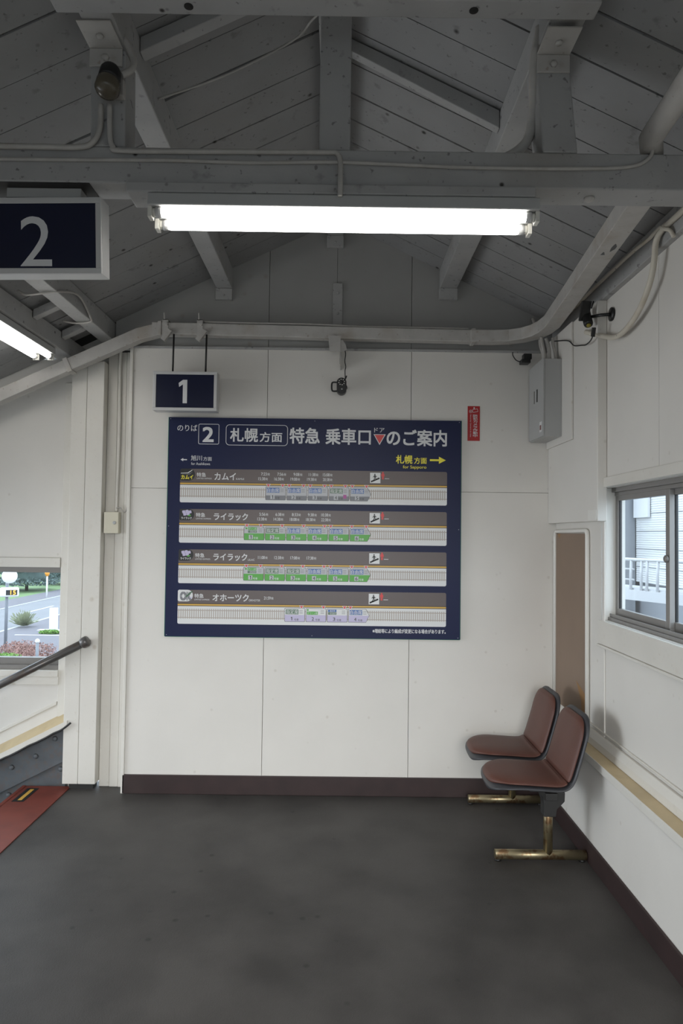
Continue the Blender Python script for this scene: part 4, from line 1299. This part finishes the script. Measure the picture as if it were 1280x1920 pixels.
struct(sp.build('trim_14', 'floor'), 'concrete steps going down to the left', 'stairs')
sg = thing('stair_string', 'blue-grey riveted steel side beam of the stair below the white ledge', 'stair side', (-2.2, 4.35, -0.5))
zz = lambda x, o: ledge_z(x) - o
sgm = MB()
sgm.prism([(-4.0, zz(-4.0, 0.088)), (-1.70, zz(-1.70, 0.088)), (-1.70, zz(-1.70, 0.30)), (-4.0, zz(-4.0, 0.30))], 'y', 4.315, 4.335)
sgm.build('upper_flange', 'stringer', sg, bevel=0.002)
sgm = MB()
sgm.prism([(-4.0, zz(-4.0, 0.288)), (-1.70, zz(-1.70, 0.268)), (-1.70, -0.2), (-4.0, -1.6)], 'y', 4.3355, 4.379)
sgm.build('web_plate', 'stringer', sg, bevel=0.002)
for x, o in ((-1.763, 0.13), (-1.88, 0.18), (-2.028, 0.175), (-2.19, 0.175), (-2.35, 0.175)):
    MB().lathe([(.001, 0), (.017, 0), (.014, .008), (.006, .012), (.001, .012)], (x, 4.315, zz(x, o)), (0, -1, 0), 12).build('rivet', 'stringer', sg)
for x, z in ((-1.718, 0.186), (-1.729, 0.104), (-2.05, -0.06)):
    MB().lathe([(.001, 0), (.017, 0), (.014, .008), (.006, .012), (.001, .012)], (x, 4.335, z), (0, -1, 0), 12).build('rivet', 'stringer', sg)
cable('rope', [(-1.645, 4.255, ledge_z(-1.645) - .075)] + [(-1.70 - .05 * i, 4.256, ledge_z(-1.70 - .05 * i) - 0.09 + 0.0025 * math.sin(i * 1.9)) for i in range(24)], 0.006, 'blackiron', 'dark cord along the lower edge of the sloping white ledge', 'cord')

# ---------------------------------------------------------------- outside, left: street below the stair window
G = -5.4
tag(MB().box(-40, 120, -160, 200, G - 0.3, G - 0.021).build('yard_ground', 'yard'), 'grey yard ground around the footbridge', 'ground', kind='structure')
tag(MB().box(-160, -33, 20, 200, G - 0.3, G - 0.02).build('grass_ground', 'grass'), 'green grass ground beyond the street', 'grass', kind='structure')
tag(MB().box(-29.5, -23.2, 20, 190, G - 0.02, G).build('road', 'asphalt'), 'grey asphalt street running away outside the left window', 'road', kind='structure')
tag(MB().box(-33.0, -29.7, 20, 190, G - 0.02, G + 0.02).build('far_pavement', 'paving'), 'pavement on the far side of the street', 'pavement', kind='structure')
tag(MB().box(-22.95, -8, 20, 190, G - 0.02, G + 0.02).build('near_pavement', 'paving'), 'forecourt pavement on the near side of the street', 'pavement', kind='structure')
tag(MB().box(-23.2, -22.95, 20, 190, G - 0.02, G + 0.05).build('near_kerb', 'kerb'), 'pale kerb on the near side of the street', 'kerb', kind='structure')
tag(MB().box(-29.7, -29.5, 20, 190, G - 0.02, G + 0.06).build('far_kerb', 'kerb'), 'pale kerb on the far side of the street', 'kerb', kind='structure')
ln = MB()
for y0 in (38, 48.5, 58.5, 68.5, 78.5, 90):
    ln.box(-26.5, -26.35, y0, y0 + 5, G, G + 0.006)
tag(ln.build('lane_marking', 'paint'), 'white dashed centre line of the street', 'road marking', kind='structure')
ln = MB()
ln.box(-21.5, -15, 45.6, 45.75, G + .02, G + .026)
ln.box(-21.0, -18.3, 47.8, 48.4, G + .02, G + .026)
tag(ln.build('forecourt_marking', 'paint'), 'white lines painted on the forecourt', 'road marking', kind='structure')


def leaves(mb, cx, cy, cz, rx, ry, rz, n, size, mi=0, cone=False, up=0.0):
    for _ in range(n):
        while True:
            a, b, c = (random.uniform(-1, 1) for _ in range(3))
            if cone:
                c = random.random()
                lim = (1 - c) * (0.78 + 0.22 * math.sin(c * 38))
                if a * a + b * b <= lim * lim and a * a + b * b > lim * lim * 0.25:
                    break
            elif 0.25 < a * a + b * b + c * c <= 1:
                break
        p = Vector((cx + a * rx, cy + b * ry, cz + (c * rz if not cone else c * rz)))
        d = Vector((random.uniform(-1, 1), random.uniform(-1, 1), random.uniform(-.6, .6) + up)).normalized()
        e = d.orthogonal().normalized()
        e = (e + d.cross(e) * random.uniform(-1, 1)).normalized()
        s = size * random.uniform(.6, 1.3)
        mb.add([p - d * s, p + e * s * .5, p + d * s, p - e * s * .5], [(0, 1, 2, 3)], mi)


def spruce(x, y, h, r, label):
    t = thing('spruce_tree', label, 'tree', (x, y, G), 'spruces across the street')
    MB().tube([(x, y, G - .02), (x, y, G + h * .9)], [0.2, 0.05], 8).build('trunk', 'bark', t)
    lf = MB()
    lf.lathe([(.05, 0), (r * .62, .2), (r * .45, h * .3), (r * .25, h * .6), (.05, h * .92)], (x, y, G + .9), (0, 0, 1), 14)
    leaves(lf, x, y, G + .7, r, r, h, 4500, 0.19, 0, cone=True)
    lf.build('foliage', 'spruce', t)


spruce(-36.2, 79.5, 9.0, 3.9, 'dark blue-green spruce across the street, behind the clock pole')
spruce(-35.4, 89.5, 9.5, 3.6, 'dark blue-green spruce across the street, behind the white pole with orange top')
spruce(-34.6, 99.5, 9.5, 3.6, 'spruce farthest along the street, at the right edge of the left window')
spruce(-50.0, 98.0, 9.0, 4.0, 'spruce farthest left, behind the clock face')

ck = thing('street_clock', 'grey street pole carrying a white clock and a temperature display', 'clock', (-19.6, 40.5, G))
MB().tube([(-19.6, 40.5, G + .02), (-19.6, 40.5, G + 4.7)], 0.09, 12).build('pole', 'pole', ck)
MB().lathe([(.02, 0), (.40, 0), (.42, .02), (.42, .24), (.40, .26), (.02, .26)], (-19.35, 40.25, G + 4.28), (0.45, -0.9, 0), 28).build('clock_head', 'outwhite', ck)
Rt = Matrix.Rotation(math.radians(24), 3, 'Z')
d = MB()
d.obox((-19.38, 40.35, G + 3.33), (1.02, 0.3, 0.56), Rt)
dd = d.build('display_box', 'outwhite', ck, bevel=0.1)
d = MB()
d.obox(Vector((-19.38, 40.35, G + 3.33)) + Rt @ Vector((0.12, -0.155, -0.02)), (0.6, 0.01, 0.30), Rt)
d.build('screen', 'black', dd)
Sh = Sheet(Vector((-19.38, 40.35, G + 3.33)) + Rt @ Vector((-0.18, -0.162, 0.13)), Rt @ Vector((1, 0, 0)), (0, 0, -1), 0.01)
d = MB()
Sh.text(d, '15', 24, 52, 3, 27, 0.002, 0, 0.02)
d.build('digits', 'display', dd)

wp = thing('white_pillar', 'white upright sign pillar beside the street at the right of the left window', 'pillar', (-19.5, 47.0, G))
MB().box(-19.75, -19.25, 46.85, 47.15, G + .02, G + 1.68).build('body', 'outwhite', wp, bevel=0.03)
gl = MB()
leaves(gl, -19.45, 46.4, G + .12, 0.8, 0.35, 0.16, 500, 0.09, 0)
tag(gl.build('grass_tuft', 'leaf'), 'green grass tuft at the foot of the white pillar', 'grass')
op = thing('traffic_pole', 'thin white pole with orange top across the street', 'pole', (-30.2, 70.9, G))
MB().tube([(-30.2, 70.9, G), (-30.2, 70.9, G + 2.35)], 0.085, 10).build('pole', 'outwhite', op)
MB().lathe([(.05, 0), (.12, .05), (.24, .3), (.24, .42), (.05, .45)], (-30.2, 70.9, G + 2.2), (0, 0, 1), 12).build('top', 'orange', op)
bl = thing('globe_lamp', 'grey bollard lamp with white globe in the red hedge', 'lamp', (-14.75, 33.7, G))
MB().tube([(-14.75, 33.7, G), (-14.75, 33.7, G + 1.45)], 0.075, 12).build('post', 'pole', bl)
MB().lathe([(.03, -.11), (.085, -.075), (.115, 0), (.085, .075), (.03, .11)], (-14.75, 33.7, G + 1.56), (0, 0, 1), 16).build('globe', 'outwhite', bl)
bs = MB()
for _ in range(900):
    an, el = random.uniform(0, 6.28), random.uniform(.35, 1.5)
    L = random.uniform(.5, 1.25)
    dr = Vector((math.cos(an) * math.cos(el), math.sin(an) * math.cos(el), math.sin(el)))
    p = Vector((-22.6, 49.4, G + .05)) + dr * L * random.uniform(.35, 1)
    s = dr.orthogonal().normalized() * .03
    bs.add([p - dr * .16, p + s, p + dr * .16, p - s], [(0, 1, 2, 3)])
tag(bs.build('dry_bush', 'bush'), 'spiky pale bush growing by the near kerb', 'bush')
hg = MB()
for i in range(46):
    y = random.uniform(31.5, 39.4)
    x = -19.0 + (38.2 - y) * .62 + random.uniform(-2.2, 3.4)
    leaves(hg, x, y, G + .40, .75, .75, .40, 330, 0.06, 0)
tag(hg.build('red_hedge', 'redleaf'), 'low red-leaved hedge under the left window view', 'hedge', kind='stuff')
for (x, y, r, lb) in ((-16.1, 33.2, 1.0, 'bright green low shrub in the red hedge, left of the globe lamp'), (-13.6, 35.0, .75, 'bright green low shrub in the red hedge, right of the globe lamp')):
    g = MB()
    leaves(g, x, y, G + .55, r, r, .5, 2000, 0.06, 0)
    tag(g.build('green_shrub', 'leaf'), lb, 'shrub', 'green shrubs in the hedge')

# ---------------------------------------------------------------- outside, right: neighbouring building and walkway
struct(MB().box(1.525, 1.552, 3.74, 3.90, -0.5, 2.9).build('trim_15', 'outwhite'))
nb = thing('neighbour_building', 'white ribbed-sided building outside the right window', 'building', (7, 10, 0))
sd = MB()
z = 0.86
while z < 4.4:
    sd.prism([(5.0, z), (5.0 - .007, z + .010), (5.0 - .007, z + .026), (5.0, z + .0355), (5.1, z + .0355), (5.1, z)], 'y', 3.5, 11.5, 0)
    z += 0.0363
sd.build('ribbed_siding', 'siding', nb)
for z in (1.115, 1.41, 1.70, 1.99, 2.28, 2.57):
    MB().box(4.990, 4.9945, 3.5, 11.5, z, z + 0.010).build('joint', 'pole', nb)
MB().box(5.1, 9, 3.4, 12.5, 0.1, 4.5).build('core_wall', 'sidingdark', nb)
MB().box(4.3, 5.0, 11.55, 12.4, 0.1, 4.5).build('end_wall', 'sidingdark', nb)
MB().box(4.94, 4.98, 10.95, 11.48, 1.93, 4.4).build('flat_panel', 'siding', nb)
tag(MB().box(2.3, 9, 4.2, 15, 0.0, 0.12).build('low_roof', 'roofgrey'), 'grey low roof below the walkway outside the right window', 'roof', kind='structure')
wk = thing('walkway_railing', 'white steel walkway railing outside the right window', 'railing', (4.0, 8.6, 0.75))
A_, B_ = Vector((3.55, 9.3, 0)), Vector((4.55, 7.3, 0))
dv = (B_ - A_).normalized()


def onrail(s, z, off=0):
    p = A_ + dv * s
    return Vector((p.x, p.y, z))


L_ = (B_ - A_).length
for z, r in ((1.315, .022),):
    MB().tube([onrail(0, z), onrail(L_, z)], r, 8).build('top_rail', 'railwhite', wk)
for z in (1.19, 1.055):
    MB().tube([onrail(0, z), onrail(.55, z)], .012, 8).build('middle_rail', 'railwhite', wk)
ang = math.atan2(dv.y, dv.x)
Rr = Matrix.Rotation(ang, 3, 'Z')
q = MB()
q.obox((A_ + B_) / 2 + Vector((0, 0, .86)), (L_, .05, .13), Rr)
q.build('toe_board', 'railwhite', wk)
q = MB()
q.obox((A_ + B_) / 2 + Vector((.20, .1, .935)), (L_, .4, .03), Rr)
q.build('deck', 'railwhite', wk)
for s in (.50, .66, .745, .90, 1.06, 1.3, 1.6, 1.9):
    q = MB()
    q.tube([onrail(s, .80), onrail(s, 1.12), onrail(s + .01, 1.31)], .019, 8)
    q.build('upright', 'railwhite', wk)

# ---------------------------------------------------------------- housekeeping
for o in MADE:
    if 'wo' in o:
        del o['wo']
bpy.context.view_layer.update()
